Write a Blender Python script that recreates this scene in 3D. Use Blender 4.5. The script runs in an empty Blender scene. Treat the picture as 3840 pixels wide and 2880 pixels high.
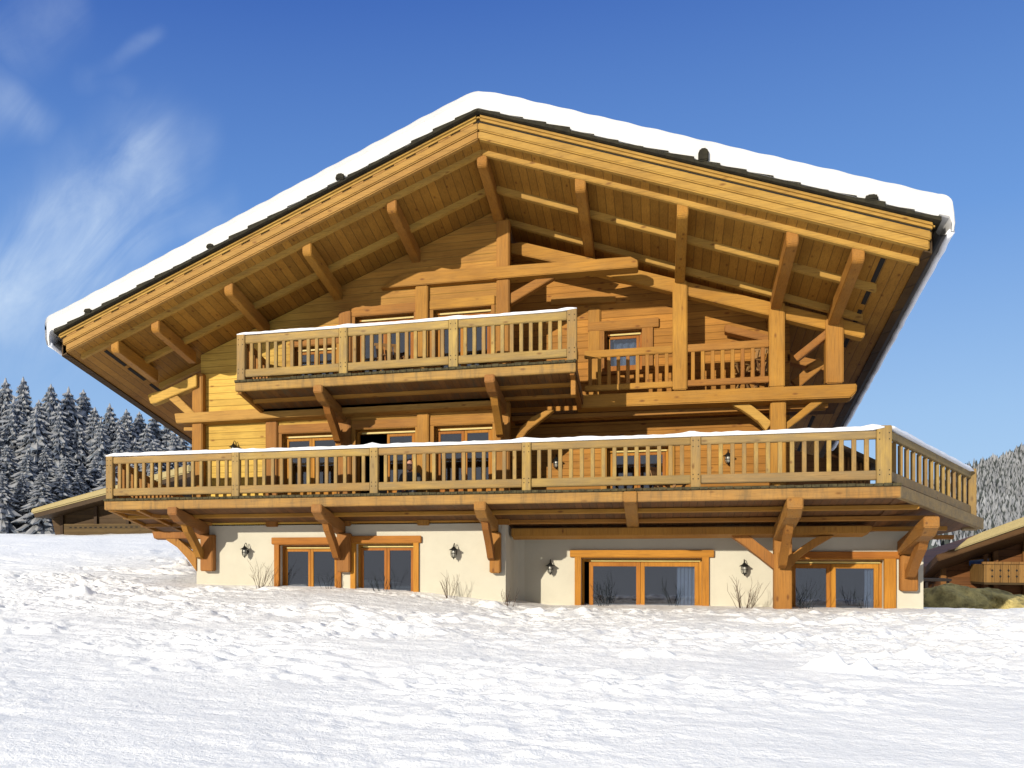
import bpy, bmesh, math, random
import numpy as np
from mathutils import Vector, Matrix
random.seed(7)
RNG = np.random.RandomState(11)
scene = bpy.context.scene
COL = scene.collection
K = 0.195           # fall of the chalet's cross members towards its back
CX, CY, CZ = 10.26, -21.7, 1.7
YAW = math.atan2(2200, 6252)

# ------------------------------------------------------------------ node helpers
def new_mat(name):
    m = bpy.data.materials.new(name); m.use_nodes = True
    nt = m.node_tree; nt.nodes.clear()
    out = nt.nodes.new('ShaderNodeOutputMaterial')
    b = nt.nodes.new('ShaderNodeBsdfPrincipled')
    nt.links.new(b.outputs[0], out.inputs[0])
    return m, nt, b, out
def N(nt, t, **kw):
    n = nt.nodes.new('ShaderNode' + t)
    for k, v in kw.items():
        if hasattr(n, k) and k not in n.inputs: setattr(n, k, v)
        else: n.inputs[k].default_value = v
    return n
def L(nt, a, b): nt.links.new(a, b)
def math_(nt, op, a, b=None, clamp=False):
    n = nt.nodes.new('ShaderNodeMath'); n.operation = op; n.use_clamp = clamp
    for i, v in enumerate((a, b)):
        if v is None: continue
        if isinstance(v, (int, float)): n.inputs[i].default_value = v
        else: L(nt, v, n.inputs[i])
    return n.outputs[0]
def mixc(nt, fac, a, b, mode='MIX'):
    n = nt.nodes.new('ShaderNodeMix'); n.data_type = 'RGBA'; n.blend_type = mode
    for i, v in ((0, fac), (6, a), (7, b)):
        if isinstance(v, (int, float)): n.inputs[i].default_value = v
        elif isinstance(v, tuple): n.inputs[i].default_value = (*v, 1) if len(v) == 3 else v
        else: L(nt, v, n.inputs[i])
    return n.outputs[2]
def ramp(nt, fac, pts):
    n = nt.nodes.new('ShaderNodeValToRGB'); e = n.color_ramp.elements
    while len(e) < len(pts): e.new(0.5)
    for el, (p, c) in zip(e, pts):
        el.position = p; el.color = (c, c, c, 1) if isinstance(c, (int, float)) else (*c, 1)
    L(nt, fac, n.inputs[0]); return n.outputs[0]
def bump(nt, b, h, dist, strength=1.0):
    n = nt.nodes.new('ShaderNodeBump'); n.inputs['Distance'].default_value = dist
    n.inputs['Strength'].default_value = strength
    L(nt, h, n.inputs['Height']); L(nt, n.outputs[0], b.inputs['Normal'])

def wood(name, col, axis='X', plank=None, weather=0.0, rough=0.65, knots=1.0, vary=0.16, stain=0.0, far=None):
    """Spruce timber: long grain, knots, optional board joints (axis, width), greying."""
    m, nt, b, out = new_mat(name)
    tc = N(nt, 'TexCoord'); geo = tc.outputs['Object']
    oi = N(nt, 'ObjectInfo')
    off = N(nt, 'VectorMath', operation='ADD'); L(nt, geo, off.inputs[0])
    cmb = N(nt, 'CombineXYZ'); r7 = math_(nt, 'MULTIPLY', oi.outputs['Random'], 37.0)
    for i in range(3): L(nt, r7, cmb.inputs[i])
    L(nt, cmb.outputs[0], off.inputs[1])
    sc = {'X': (0.7, 16, 16), 'Y': (16, 0.7, 16), 'Z': (16, 16, 0.7)}[axis]
    mp = N(nt, 'Mapping'); mp.inputs['Scale'].default_value = sc; L(nt, off.outputs[0], mp.inputs[0])
    grain = N(nt, 'TexNoise', Scale=3.0, Detail=6.0, Roughness=0.65, Distortion=0.6); L(nt, mp.outputs[0], grain.inputs['Vector'])
    big = N(nt, 'TexNoise', Scale=1.3, Detail=3.0); L(nt, off.outputs[0], big.inputs['Vector'])
    g = ramp(nt, grain.outputs[0], [(0.28, 0.66), (0.5, 1.0), (0.74, 1.18)])
    base = tuple(col)
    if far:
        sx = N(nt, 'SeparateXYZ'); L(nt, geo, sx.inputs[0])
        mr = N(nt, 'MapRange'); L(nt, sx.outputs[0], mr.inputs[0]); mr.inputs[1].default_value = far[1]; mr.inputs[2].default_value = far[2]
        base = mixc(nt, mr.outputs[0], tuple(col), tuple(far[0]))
    c = mixc(nt, 1.0, base, g, 'MULTIPLY')
    bg = ramp(nt, big.outputs[0], [(0.3, (0.82, 0.76, 0.68)), (0.7, (1.08, 1.08, 1.08))])
    c = mixc(nt, 1.0, c, bg, 'MULTIPLY')
    rv = math_(nt, 'ADD', math_(nt, 'MULTIPLY', oi.outputs['Random'], vary * 2), 1 - vary)
    hv = N(nt, 'HueSaturation'); L(nt, c, hv.inputs['Color']); L(nt, rv, hv.inputs['Value'])
    L(nt, math_(nt, 'ADD', math_(nt, 'MULTIPLY', oi.outputs['Random'], 0.016), 0.492), hv.inputs['Hue'])
    c = hv.outputs[0]
    # knots
    ks = {'X': (0.42, 1, 1), 'Y': (1, 0.42, 1), 'Z': (1, 1, 0.42)}[axis]
    mk = N(nt, 'Mapping'); mk.inputs['Scale'].default_value = ks; L(nt, off.outputs[0], mk.inputs[0])
    vo = N(nt, 'TexVoronoi', Scale=5.5); L(nt, mk.outputs[0], vo.inputs['Vector'])
    wn = N(nt, 'TexWhiteNoise'); L(nt, vo.outputs['Position'], wn.inputs['Vector'])
    has = math_(nt, 'GREATER_THAN', wn.outputs['Value'], 0.3)
    kd = ramp(nt, vo.outputs['Distance'], [(0.06, 1.0), (0.17, 0.0)])
    kf = math_(nt, 'MULTIPLY', math_(nt, 'MULTIPLY', has, kd), 0.9 * knots)
    c = mixc(nt, kf, c, tuple(q * f for q, f in zip(col, (0.42, 0.3, 0.22))))
    height = grain.outputs[0]
    if plank:
        ax, w = plank
        sep = N(nt, 'SeparateXYZ'); L(nt, geo, sep.inputs[0])
        v = math_(nt, 'DIVIDE', sep.outputs['XYZ'.index(ax)], w)
        fr = math_(nt, 'FRACT', v)
        fl = math_(nt, 'FLOOR', v)
        w1 = N(nt, 'TexWhiteNoise', noise_dimensions='1D'); L(nt, fl, w1.inputs['W'])
        pv = math_(nt, 'ADD', math_(nt, 'MULTIPLY', w1.outputs['Value'], 0.38), 0.8)
        c = mixc(nt, 1.0, c, pv, 'MULTIPLY')
        edge = math_(nt, 'ABSOLUTE', math_(nt, 'SUBTRACT', fr, 0.5))
        gr = ramp(nt, edge, [(0.44, 0.0), (0.485, 1.0)])
        c = mixc(nt, math_(nt, 'MULTIPLY', gr, 0.7), c, tuple(q * 0.3 for q in col))
        height = math_(nt, 'SUBTRACT', math_(nt, 'MULTIPLY', grain.outputs[0], 0.3), gr)
    if weather > 0:
        ms = N(nt, 'Mapping'); ms.inputs['Scale'].default_value = {'X': (0.6, 3, 3), 'Y': (3, 0.6, 3), 'Z': (3, 3, 0.6)}[axis]
        L(nt, off.outputs[0], ms.inputs[0])
        wn2 = N(nt, 'TexNoise', Scale=2.6, Detail=7.0, Roughness=0.7); L(nt, ms.outputs[0], wn2.inputs['Vector'])
        wf = math_(nt, 'MULTIPLY', ramp(nt, wn2.outputs[0], [(0.38, 0.0), (0.62, 1.0)]), weather)
        c = mixc(nt, wf, c, (0.19, 0.135, 0.065))
    if stain > 0:
        sp = N(nt, 'Mapping'); sp.inputs['Scale'].default_value = (5, 0.8, 0.8); L(nt, geo, sp.inputs[0])
        sn = N(nt, 'TexNoise', Scale=1.6, Detail=6.0, Roughness=0.75); L(nt, sp.outputs[0], sn.inputs['Vector'])
        sf = math_(nt, 'MULTIPLY', ramp(nt, sn.outputs[0], [(0.48, 0.0), (0.66, 1.0)]), stain)
        c = mixc(nt, sf, c, (0.07, 0.06, 0.035))
    L(nt, c, b.inputs['Base Color'])
    b.inputs['Roughness'].default_value = rough
    b.inputs['Specular IOR Level'].default_value = 0.25
    bump(nt, b, height, 0.006, 0.7)
    return m

def plain(name, col, rough=0.6, metal=0.0, var=0.12, scale=6.0, spec=0.4, bmp=0.0):
    m, nt, b, out = new_mat(name)
    tc = N(nt, 'TexCoord')
    n = N(nt, 'TexNoise', Scale=scale, Detail=6.0, Roughness=0.6); L(nt, tc.outputs['Object'], n.inputs['Vector'])
    f = ramp(nt, n.outputs[0], [(0.3, 1 - var), (0.7, 1 + var)])
    L(nt, mixc(nt, 1.0, tuple(col), f, 'MULTIPLY'), b.inputs['Base Color'])
    b.inputs['Roughness'].default_value = rough; b.inputs['Metallic'].default_value = metal
    b.inputs['Specular IOR Level'].default_value = spec
    if bmp: bump(nt, b, n.outputs[0], bmp)
    return m

def snow_mat(name, col=(0.9, 0.91, 0.94), fine=40.0, dist=0.012, med=7.0, mdist=0.03):
    m, nt, b, out = new_mat(name)
    tc = N(nt, 'TexCoord')
    n1 = N(nt, 'TexNoise', Scale=fine, Detail=5.0, Roughness=0.7); L(nt, tc.outputs['Object'], n1.inputs['Vector'])
    n2 = N(nt, 'TexNoise', Scale=med, Detail=4.0, Roughness=0.6); L(nt, tc.outputs['Object'], n2.inputs['Vector'])
    L(nt, mixc(nt, 1.0, tuple(col), ramp(nt, n2.outputs[0], [(0.25, 0.94), (0.75, 1.03)]), 'MULTIPLY'), b.inputs['Base Color'])
    b.inputs['Roughness'].default_value = 0.7
    b.inputs['Specular IOR Level'].default_value = 0.15
    h = math_(nt, 'ADD', math_(nt, 'MULTIPLY', n1.outputs[0], dist), math_(nt, 'MULTIPLY', n2.outputs[0], mdist))
    bump(nt, b, h, 1.0, 1.0)
    return m

def glass_mat(name, tint=(0.45, 0.5, 0.56), refl=0.14):
    m, nt, b, out = new_mat(name)
    nt.nodes.remove(b)
    tr = N(nt, 'BsdfTransparent'); tr.inputs[0].default_value = (*tint, 1)
    gl = N(nt, 'BsdfGlossy'); gl.inputs[0].default_value = (0.8, 0.84, 0.95, 1); gl.inputs['Roughness'].default_value = 0.03
    fr = N(nt, 'Fresnel'); fr.inputs[0].default_value = 1.5
    f = math_(nt, 'ADD', fr.outputs[0], refl - 0.04)
    mx = N(nt, 'MixShader'); L(nt, f, mx.inputs[0]); L(nt, tr.outputs[0], mx.inputs[1]); L(nt, gl.outputs[0], mx.inputs[2])
    L(nt, mx.outputs[0], out.inputs[0])
    return m

M = {}
YEL = (0.45, 0.265, 0.056); ORG = (0.335, 0.152, 0.022); DOOR = (0.37, 0.15, 0.016); SOF = (0.30, 0.135, 0.022); RAIL = (0.33, 0.21, 0.062)
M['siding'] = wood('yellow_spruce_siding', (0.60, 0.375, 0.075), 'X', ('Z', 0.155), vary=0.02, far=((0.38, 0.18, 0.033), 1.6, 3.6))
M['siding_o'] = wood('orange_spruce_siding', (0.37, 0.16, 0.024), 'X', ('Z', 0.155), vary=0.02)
M['beam_x'] = wood('timber_along', ORG, 'X', weather=0.14)
M['beam_z'] = wood('timber_upright', ORG, 'Z', weather=0.14)
M['beam_y'] = wood('timber_cross', ORG, 'Y', weather=0.14)
M['beam_yel'] = wood('timber_pale', YEL, 'X')
M['barge'] = wood('barge_timber', (0.365, 0.205, 0.042), 'X', vary=0.12, weather=0.12)
M['soffit'] = wood('soffit_boarding', SOF, 'Y', ('X', 0.16), vary=0.02)
M['under'] = wood('deck_underside', (0.135, 0.06, 0.014), 'Y', ('X', 0.14), stain=0.3, vary=0.02)  # base colour darkened to deepen the shade under the decks
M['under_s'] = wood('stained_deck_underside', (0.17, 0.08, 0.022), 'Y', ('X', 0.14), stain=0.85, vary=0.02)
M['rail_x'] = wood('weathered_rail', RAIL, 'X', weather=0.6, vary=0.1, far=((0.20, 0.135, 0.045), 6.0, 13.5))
M['rail_z'] = wood('weathered_upright', RAIL, 'Z', weather=0.7, vary=0.14)
M['rail_dark_x'] = wood('grey_weathered_rail', (0.3, 0.2, 0.075), 'X', weather=0.8, vary=0.08)
M['deck_edge'] = wood('deck_fascia_timber', (0.36, 0.205, 0.05), 'X', weather=0.25, vary=0.06, stain=0.5)
M['door'] = wood('larch_joinery', DOOR, 'Z', knots=0.4)
M['door_x'] = wood('larch_joinery_along', DOOR, 'X', knots=0.4)
M['bracket_x'] = wood('larch_bracket', (0.30, 0.135, 0.026), 'Y', weather=0.25)
M['bracket_z'] = wood('larch_bracket_upright', (0.32, 0.14, 0.024), 'Z', weather=0.1)
M['stucco'] = plain('cream_render', (0.52, 0.49, 0.40), 0.9, var=0.055, scale=1.6, spec=0.1, bmp=0.01)
M['slate'] = plain('mossy_roof_tile', (0.02, 0.017, 0.008), 0.9, var=0.5, scale=8, bmp=0.02)
M['gutter'] = plain('dark_zinc', (0.03, 0.03, 0.03), 0.35, 0.6, var=0.2)
M['vent'] = plain('vent_mesh_dark', (0.012, 0.01, 0.008), 0.9)
M['iron'] = plain('black_iron', (0.014, 0.014, 0.013), 0.45, 0.3, var=0.3)
M['lamp_glass'] = plain('frosted_lamp_glass', (0.32, 0.31, 0.27), 0.25, var=0.1)
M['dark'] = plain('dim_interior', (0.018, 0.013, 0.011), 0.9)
M['blind'] = plain('pale_blind_rail', (0.55, 0.43, 0.14), 0.5)
M['curtain'] = plain('pale_blue_curtain', (0.62, 0.64, 0.72), 0.9, var=0.05)
M['glass'] = glass_mat('window_glass', (0.58, 0.63, 0.68), 0.15)
M['snow'] = snow_mat('ground_snow', (0.95, 0.955, 0.965), fine=24, dist=0.02, med=9, mdist=0.03)
M['roof_snow'] = snow_mat('roof_snow', (0.62, 0.62, 0.62), fine=12, dist=0.003, med=2.0, mdist=0.006)
M['rail_snow'] = snow_mat('rail_snow', (0.85, 0.87, 0.92), fine=30, dist=0.004, med=6.0, mdist=0.01)
M['twig'] = plain('bare_twig', (0.10, 0.065, 0.045), 0.9, var=0.3)
M['twig_dark'] = plain('dark_twig', (0.012, 0.02, 0.025), 0.9, var=0.3)
M['tan_snow'] = snow_mat('old_roof_snow', (0.36, 0.29, 0.14), fine=8, dist=0.01)
M['old_wood'] = wood('shade_dark_old_boards', (0.06, 0.033, 0.009), 'X', ('Z', 0.2), weather=0.05, vary=0.05)  # shade under the left house's wide eaves is put into this dark colour
M['old_wood_z'] = wood('shade_dark_old_upright', (0.05, 0.028, 0.01), 'Z', vary=0.1)  # eave shade of the left house darkened into the colour
M['chalet_wood'] = wood('neighbour_boards', (0.15, 0.062, 0.013), 'X', ('Z', 0.2), vary=0.05)  # shadow on the neighbour's gable is put into the darker colour
M['chalet_wood_z'] = wood('neighbour_upright', (0.19, 0.085, 0.02), 'Z', vary=0.1)  # darkened for the same gable shadow
M['hut_eave'] = wood('neighbour_eave', (0.085, 0.042, 0.012), 'X', vary=0.05)
M['board_panel'] = wood('balcony_boards', (0.24, 0.13, 0.035), 'Z', ('X', 0.19), vary=0.05)
M['rock'] = plain('olive_boulder', (0.42, 0.34, 0.13), 0.95, var=0.6, scale=3.5, bmp=0.3)
M['needles'] = plain('spruce_needles', (0.155, 0.18, 0.22), 0.9, var=0.35, scale=2.0, spec=0.1)  # lightened and blued, so distance haze sits in the colour
M['tree_snow'] = plain('snow_on_branches', (0.29, 0.297, 0.315), 0.9, var=0.25, scale=1.2, spec=0.1)  # greyed to lower contrast, painting in the distance haze
M['bark'] = plain('spruce_bark', (0.05, 0.04, 0.03), 0.95, var=0.3)
M['skin'] = plain('skin', (0.5, 0.26, 0.17), 0.5, var=0.05)
M['grey_cloth'] = plain('dark_grey_knit', (0.05, 0.055, 0.06), 0.95)
M['blue_cloth'] = plain('grey_trousers', (0.09, 0.10, 0.12), 0.95)
M['chair_wood'] = wood('garden_chair_wood', (0.3, 0.16, 0.06), 'X', weather=0.4)
M['moss'] = plain('moss_edge', (0.055, 0.045, 0.02), 0.95, var=0.6, scale=14)

# ------------------------------------------------------------------ mesh helpers
class MB:
    def __init__(s): s.v = []; s.f = []
    def add(s, vs, fs):
        n = len(s.v); s.v += [tuple(p) for p in vs]; s.f += [tuple(i + n for i in f) for f in fs]; return s
    def prism(s, poly, y, d, k=K):
        """poly: (x, z) corners at depth y; carried back by d, falling k per metre."""
        a = sum(poly[i][0] * poly[(i + 1) % len(poly)][1] - poly[(i + 1) % len(poly)][0] * poly[i][1] for i in range(len(poly)))
        if a < 0: poly = poly[::-1]
        n = len(poly)
        vs = [(x, y, z) for x, z in poly] + [(x, y + d, z - k * d) for x, z in poly]
        fs = [tuple(range(n)), tuple(range(2 * n - 1, n - 1, -1))]
        fs += [(i, i + n, (i + 1) % n + n, (i + 1) % n) for i in range(n)]
        s.add(vs, fs); return s
    def box(s, x0, x1, z0, z1, y, d, k=K):
        return s.prism([(x0, z0), (x1, z0), (x1, z1), (x0, z1)], y, d, k)
    def strip(s, poly3, vec):
        """any planar polygon of 3D points carried along vec"""
        n = len(poly3); q = [Vector(p) for p in poly3]; v = Vector(vec)
        s.add([*q, *[p + v for p in q]], [tuple(range(n)), tuple(range(2 * n - 1, n - 1, -1))] + [(i, i + n, (i + 1) % n + n, (i + 1) % n) for i in range(n)])
        return s
    def bar(s, p0, p1, w, h, up=(0, 0, 1)):
        p0, p1 = Vector(p0), Vector(p1); d = (p1 - p0).normalized()
        side = d.cross(Vector(up)).normalized(); u = side.cross(d).normalized()
        c = [(-w / 2, -h / 2), (w / 2, -h / 2), (w / 2, h / 2), (-w / 2, h / 2)]
        s.add([p + side * a + u * b for p in (p0, p1) for a, b in c], [(3, 2, 1, 0), (4, 5, 6, 7), (0, 1, 5, 4), (1, 2, 6, 5), (2, 3, 7, 6), (3, 0, 4, 7)])
        return s
    def tube(s, pts, rad, seg=8, cap=True):
        pts = [Vector(p) for p in pts]; n = len(pts)
        rad = rad if isinstance(rad, (list, tuple)) else [rad] * n
        vs = []; fs = []
        for i, p in enumerate(pts):
            d = (pts[min(i + 1, n - 1)] - pts[max(i - 1, 0)]).normalized()
            a = d.cross(Vector((0.31, 0.17, 0.93) if abs(d.z) < 0.9 else (1, 0, 0))).normalized(); b = d.cross(a)
            for j in range(seg):
                t = 2 * math.pi * j / seg; vs.append(p + (a * math.cos(t) + b * math.sin(t)) * rad[i])
        for i in range(n - 1):
            for j in range(seg):
                fs.append((i * seg + j, i * seg + (j + 1) % seg, (i + 1) * seg + (j + 1) % seg, (i + 1) * seg + j))
        if cap: fs += [tuple(range(seg))[::-1], tuple(range((n - 1) * seg, n * seg))]
        s.add(vs, fs); return s
    def lathe(s, prof, seg=14, c=(0, 0, 0)):
        vs = []; fs = []; n = len(prof)
        for r, z in prof:
            for j in range(seg):
                t = 2 * math.pi * j / seg; vs.append((c[0] + r * math.cos(t), c[1] + r * math.sin(t), c[2] + z))
        for i in range(n - 1):
            for j in range(seg):
                fs.append((i * seg + j, i * seg + (j + 1) % seg, (i + 1) * seg + (j + 1) % seg, (i + 1) * seg + j))
        s.add(vs, fs); return s
    def mesh(s, name, mat, bevel=0.0, smooth=False, seg=2, fix=True):
        me = bpy.data.meshes.new(name); me.from_pydata([tuple(p) for p in s.v], [], s.f)
        if fix or bevel:
            bm = bmesh.new(); bm.from_mesh(me)
            if bevel:
                ed = [e for e in bm.edges if len(e.link_faces) == 2 and e.calc_face_angle(0) > 0.6]
                bmesh.ops.bevel(bm, geom=ed, offset=bevel, segments=seg, affect='EDGES', clamp_overlap=True)
            bmesh.ops.recalc_face_normals(bm, faces=bm.faces)
            bm.to_mesh(me); bm.free()
        if smooth: me.shade_smooth()
        me.materials.append(mat); return me
    def build(s, name, mat, parent=None, bevel=0.0, smooth=False, **kw):
        return put(name, s.mesh(name, mat, bevel, smooth, **kw), parent)
def put(name, me, parent=None, loc=None):
    o = bpy.data.objects.new(name, me); COL.objects.link(o)
    if loc is not None: o.location = loc
    if parent is not None: hang(o, parent)
    return o
def base_of(o):
    v = Vector(o.get('_base', (0, 0, 0))); return v
def hang(o, parent):
    o.parent = parent
    r = parent
    while r.parent: r = r.parent
    if r is parent and parent.type == 'EMPTY':
        o.matrix_parent_inverse = Matrix.Translation(-Vector(parent.location))
def tag(o, label=None, cat=None, group=None, kind=None):
    if label: o['label'] = label
    if cat: o['category'] = cat
    if group: o['group'] = group
    if kind: o['kind'] = kind
    return o
def thing(name, loc, label, cat, group=None):
    o = bpy.data.objects.new(name, None); o.location = loc; o.empty_display_size = 0.3
    COL.objects.link(o); return tag(o, label, cat, group)
def copy_thing(o, loc, label=None, rot=None, scale=None):
    c = o.copy(); COL.objects.link(c); c.location = loc
    if rot is not None: c.rotation_euler = (0, 0, rot)
    if scale is not None: c.scale = scale
    if label: c['label'] = label
    for ch in list(o.children):
        d = ch.copy(); COL.objects.link(d); d.parent = c
        for g in list(ch.children):
            e = g.copy(); COL.objects.link(e); e.parent = d
    return c

# ------------------------------------------------------------------ noise for terrain
def vnoise(x, y, seed):
    r = np.random.RandomState(seed).rand(256, 256)
    xi = np.floor(x).astype(int); yi = np.floor(y).astype(int); fx = x - xi; fy = y - yi
    fx = fx * fx * (3 - 2 * fx); fy = fy * fy * (3 - 2 * fy)
    a = r[xi & 255, yi & 255]; b = r[(xi + 1) & 255, yi & 255]; c = r[xi & 255, (yi + 1) & 255]; d = r[(xi + 1) & 255, (yi + 1) & 255]
    return (a * (1 - fx) + b * fx) * (1 - fy) + (c * (1 - fx) + d * fx) * fy
def plane_xz(u, v, y):
    # where a sight line meets the upright plane at depth y
    a = (u - 652) / 2200; c, s = math.cos(YAW), math.sin(YAW); t = (y - CY) / (s * a + c)
    return (CX + (c * a - s) * t, CZ + (1195 - v) / 2200 * t)
def plane_x(u, y): return plane_xz(u, 0, y)[0]
def sstep(x, a, b):
    t = np.clip((x - a) / (b - a), 0, 1); return t * t * (3 - 2 * t)
def ground_h(x, y):
    x = np.asarray(x, float); y = np.asarray(y, float)
    yc = y + 21.7
    near = 0.055 * (np.minimum(yc, 21.7) - 7)
    prof = np.interp(x, [-12, -8, -4, 0, 3.5, 5.5, 7, 8, 15, 22, 40], [1.5, 1.35, 1.15, 0.98, 0.93, 0.86, 0.7, 0.57, 0.62, 0.52, 0.2])
    h = near + (prof - 0.81) * sstep(y, -10, 0.5)
    left = sstep(-x, -9, -0.5)
    yb = np.clip(y, 0, None)
    rise = np.interp(yb, [0, 8, 16, 22, 30, 45, 60, 75, 90, 120, 200], [0, 0.42, 0.88, 1.15, 1.28, 1.05, 1.5, 4.5, 8.0, 13, 22])
    fall = np.interp(yb, [0, 2.5, 5, 12, 30, 60, 400], [0, -0.02, -0.35, -0.8, -1.5, -2.5, -8])
    return h + left * rise + (1 - left) * fall

# ------------------------------------------------------------------ snow field
def axis_pts(lo, a, b, hi, step, g0=1.22, g1=1.22):
    mid = list(np.arange(a, b, step)); out = []
    s = step; p = a
    while p > lo: s *= g0; p -= s; out.append(p)
    out = out[::-1] + mid; s = step; p = mid[-1]
    while p < hi: s *= g1; p += s; out.append(p)
    return np.array(out)
LUMPS = []
def build_ground():
    xs = axis_pts(-420, -5.5, 17.0, 420, 0.042, 1.05, 1.1); ys = axis_pts(-60, -15.2, 2.2, 900, 0.038, 1.22, 1.028)
    Xg, Yg = np.meshgrid(xs, ys, indexing='ij')
    Hh = ground_h(Xg, Yg)
    fade = 1 - sstep(Yg, 20, 60)
    wx = Xg + 0.5 * vnoise(Xg * 0.7, Yg * 0.7, 5); wy = Yg + 0.5 * vnoise(Xg * 0.7 + 9, Yg * 0.7, 6)
    n0 = vnoise(wx * 0.28, wy * 0.28, 1) - 0.5
    n1 = vnoise(wx * 0.9, wy * 1.1, 2) - 0.5
    n2 = vnoise(wx * 2.3, wy * 2.6, 3) - 0.5
    n3 = vnoise(wx * 5.2, wy * 5.6, 4) - 0.5
    n4 = vnoise(wx * 11, wy * 11, 7) - 0.5
    patch = sstep(vnoise(Xg * 0.35 + 3, Yg * 0.5, 8), 0.3, 0.75) * 0.75 + 0.25
    clump = sstep(vnoise(Xg * 0.5 + 40, Yg * 0.8 + 7, 41), 0.62, 0.85)
    d_extra = clump * (0.1 * (vnoise(wx * 2.6, wy * 3.2, 42) - 0.5) + 0.09 * (vnoise(wx * 6, wy * 7, 43) - 0.5))
    calm = 0.55 + 0.45 * sstep(Yg, -13, -6.5)
    clod = np.clip(vnoise(wx * 4.5, wy * 5, 21) - 0.68, 0, 1) * 0.26 + np.clip(vnoise(wx * 9, wy * 9, 22) - 0.66, 0, 1) * 0.2
    n5 = vnoise(wx * 19, wy * 19, 9) - 0.5
    streak = vnoise(wx * 1.6 + 0.5 * wy, wy * 5.5, 31) - 0.5
    d = 0.13 * n0 + 0.05 * n1 + 0.035 * n2 * patch + 0.028 * n3 * patch + 0.026 * n4 * patch + 0.02 * n5 * patch + 0.03 * streak + 0.6 * clod * patch
    groove = np.abs(((Xg * 0.32 + Yg * 0.95) + 0.6 * n0) % 1.7 - 0.85)
    d -= 0.035 * (1 - sstep(groove, 0.0, 0.16)) * patch
    for (lx, ly, rx, ry, hh) in LUMPS:
        q = ((Xg - lx) / rx) ** 2 + ((Yg - ly) / ry) ** 2
        Hh += hh * np.exp(-q * 1.2) * (0.75 + 0.9 * (n2 + n3))
    under = sstep(Yg, -0.6, 0.0) * sstep(Xg, -0.6, 0.0) * (1 - sstep(Xg, 15.4, 16))
    d = d + d_extra
    Hh += d * fade * calm * (1 - 0.75 * under)
    nx, ny = Xg.shape
    me = bpy.data.meshes.new('snow_ground')
    co = np.stack([Xg, Yg, Hh], -1).reshape(-1, 3)
    idx = np.arange(nx * ny).reshape(nx, ny)
    q = np.stack([idx[:-1, :-1], idx[1:, :-1], idx[1:, 1:], idx[:-1, 1:]], -1).reshape(-1, 4)
    me.vertices.add(len(co)); me.vertices.foreach_set('co', co.ravel())
    me.loops.add(q.size); me.loops.foreach_set('vertex_index', q.ravel())
    me.polygons.add(len(q)); me.polygons.foreach_set('loop_start', np.arange(len(q)) * 4)
    me.update(); me.validate(); me.shade_smooth()
    me.materials.append(M['snow'])
    tag(put('ground', me), kind='structure')
LUMPS += [(12.2, -8.2, 0.17, 0.1, 0.16), (12.5, -8.25, 0.12, 0.09, 0.18), (12.0, -8.15, 0.1, 0.08, 0.1), (12.3, -2.4, 0.5, 0.2, 0.13), (13.2, -2.2, 0.4, 0.2, 0.12), (11.6, -2.6, 0.3, 0.2, 0.09), (14.6, -3.4, 0.35, 0.2, 0.12), (13.4, -6.6, 0.3, 0.2, 0.12),
          (-1.2, -3.2, 0.5, 0.3, 0.16), (0.6, -3.6, 0.45, 0.25, 0.13), (-2.3, 4, 0.6, 0.4, 0.2), (8.3, -1.2, 0.6, 0.35, 0.14), (7.0, -0.9, 0.4, 0.25, 0.1), (13.2, -8.3, 0.5, 0.07, 0.06), (9.0, -9.0, 0.2, 0.15, 0.06), (10.2, -7.6, 0.4, 0.12, 0.07)]
build_ground()

# ------------------------------------------------------------------ chalet
house = thing('chalet', (7.0, 0, 0.6), 'big timber chalet with cream ground floor, two balconies and thick snow on its wide roof', 'chalet')
RX = 7.04; RS = 0.381
def rz(x, y, apex):          # height of a line parallel to the roof whose apex (at y = -2.6) is given
    return apex - RS * abs(x - RX) - K * (y + 2.6)
EL, ER = -2.06, 14.49
def slope_bar(mb, x0, x1, y, d, top, bot):
    """bar following one roof slope between x0 and x1 (both on one side of the ridge)"""
    mb.prism([(x0, rz(x0, y, bot)), (x1, rz(x1, y, bot)), (x1, rz(x1, y, top)), (x0, rz(x0, y, top))], y, d)
    return mb
# roof slab, tiles
APX = 9.50                    # soffit apex at y = -2.6
roof_mb = MB()
for xa, xb in ((EL + 0.05, RX), (RX, ER - 0.05)):
    slope_bar(roof_mb, xa, xb, -2.5, 12.0, 9.95, APX)
roof = roof_mb.build('roof', M['soffit'], house)
til = MB()
for side in (-1, 1):
    x = RX; end = EL - 0.06 if side < 0 else ER + 0.07
    while (x - end) * side < 0:
        x2 = x + side * 0.42
        if (x2 - end) * side > 0: x2 = end
        j = random.uniform(-0.016, 0.016)
        a = [(x, rz(x, -2.66, 9.94)), (x2, rz(x2, -2.66, 9.94)), (x2, rz(x2, -2.66, 10.025 + j)), (x, rz(x, -2.66, 9.985 + j))]
        til.prism(a, -2.7 + random.uniform(-0.015, 0.015), 12.2)
        x = x2
til.build('tile_course', M['slate'], roof)
for (px, w, h) in (((4.367, -2.6, 8.954)[0], 0.09, 0.1), ((1.586, -2.6, 7.921)[0], 0.08, 0.07), ((-1.272, -2.6, 6.814)[0], 0.09, 0.06), ((10.968, -2.6, 8.53)[0], 0.085, 0.2), ((13.553, -2.6, 7.523)[0], 0.1, 0.08)):
    z0 = rz(px, -2.66, 10.02)
    pr = [(px - w, z0 - 0.02), (px + w, z0 - 0.02), (px + w, z0 + h * 0.6), (px + w * 0.6, z0 + h), (px - w * 0.6, z0 + h), (px - w, z0 + h * 0.6)]
    MB().prism(pr, -2.74, 0.18).build('snow_guard', M['slate'], roof, bevel=0.02)
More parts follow.
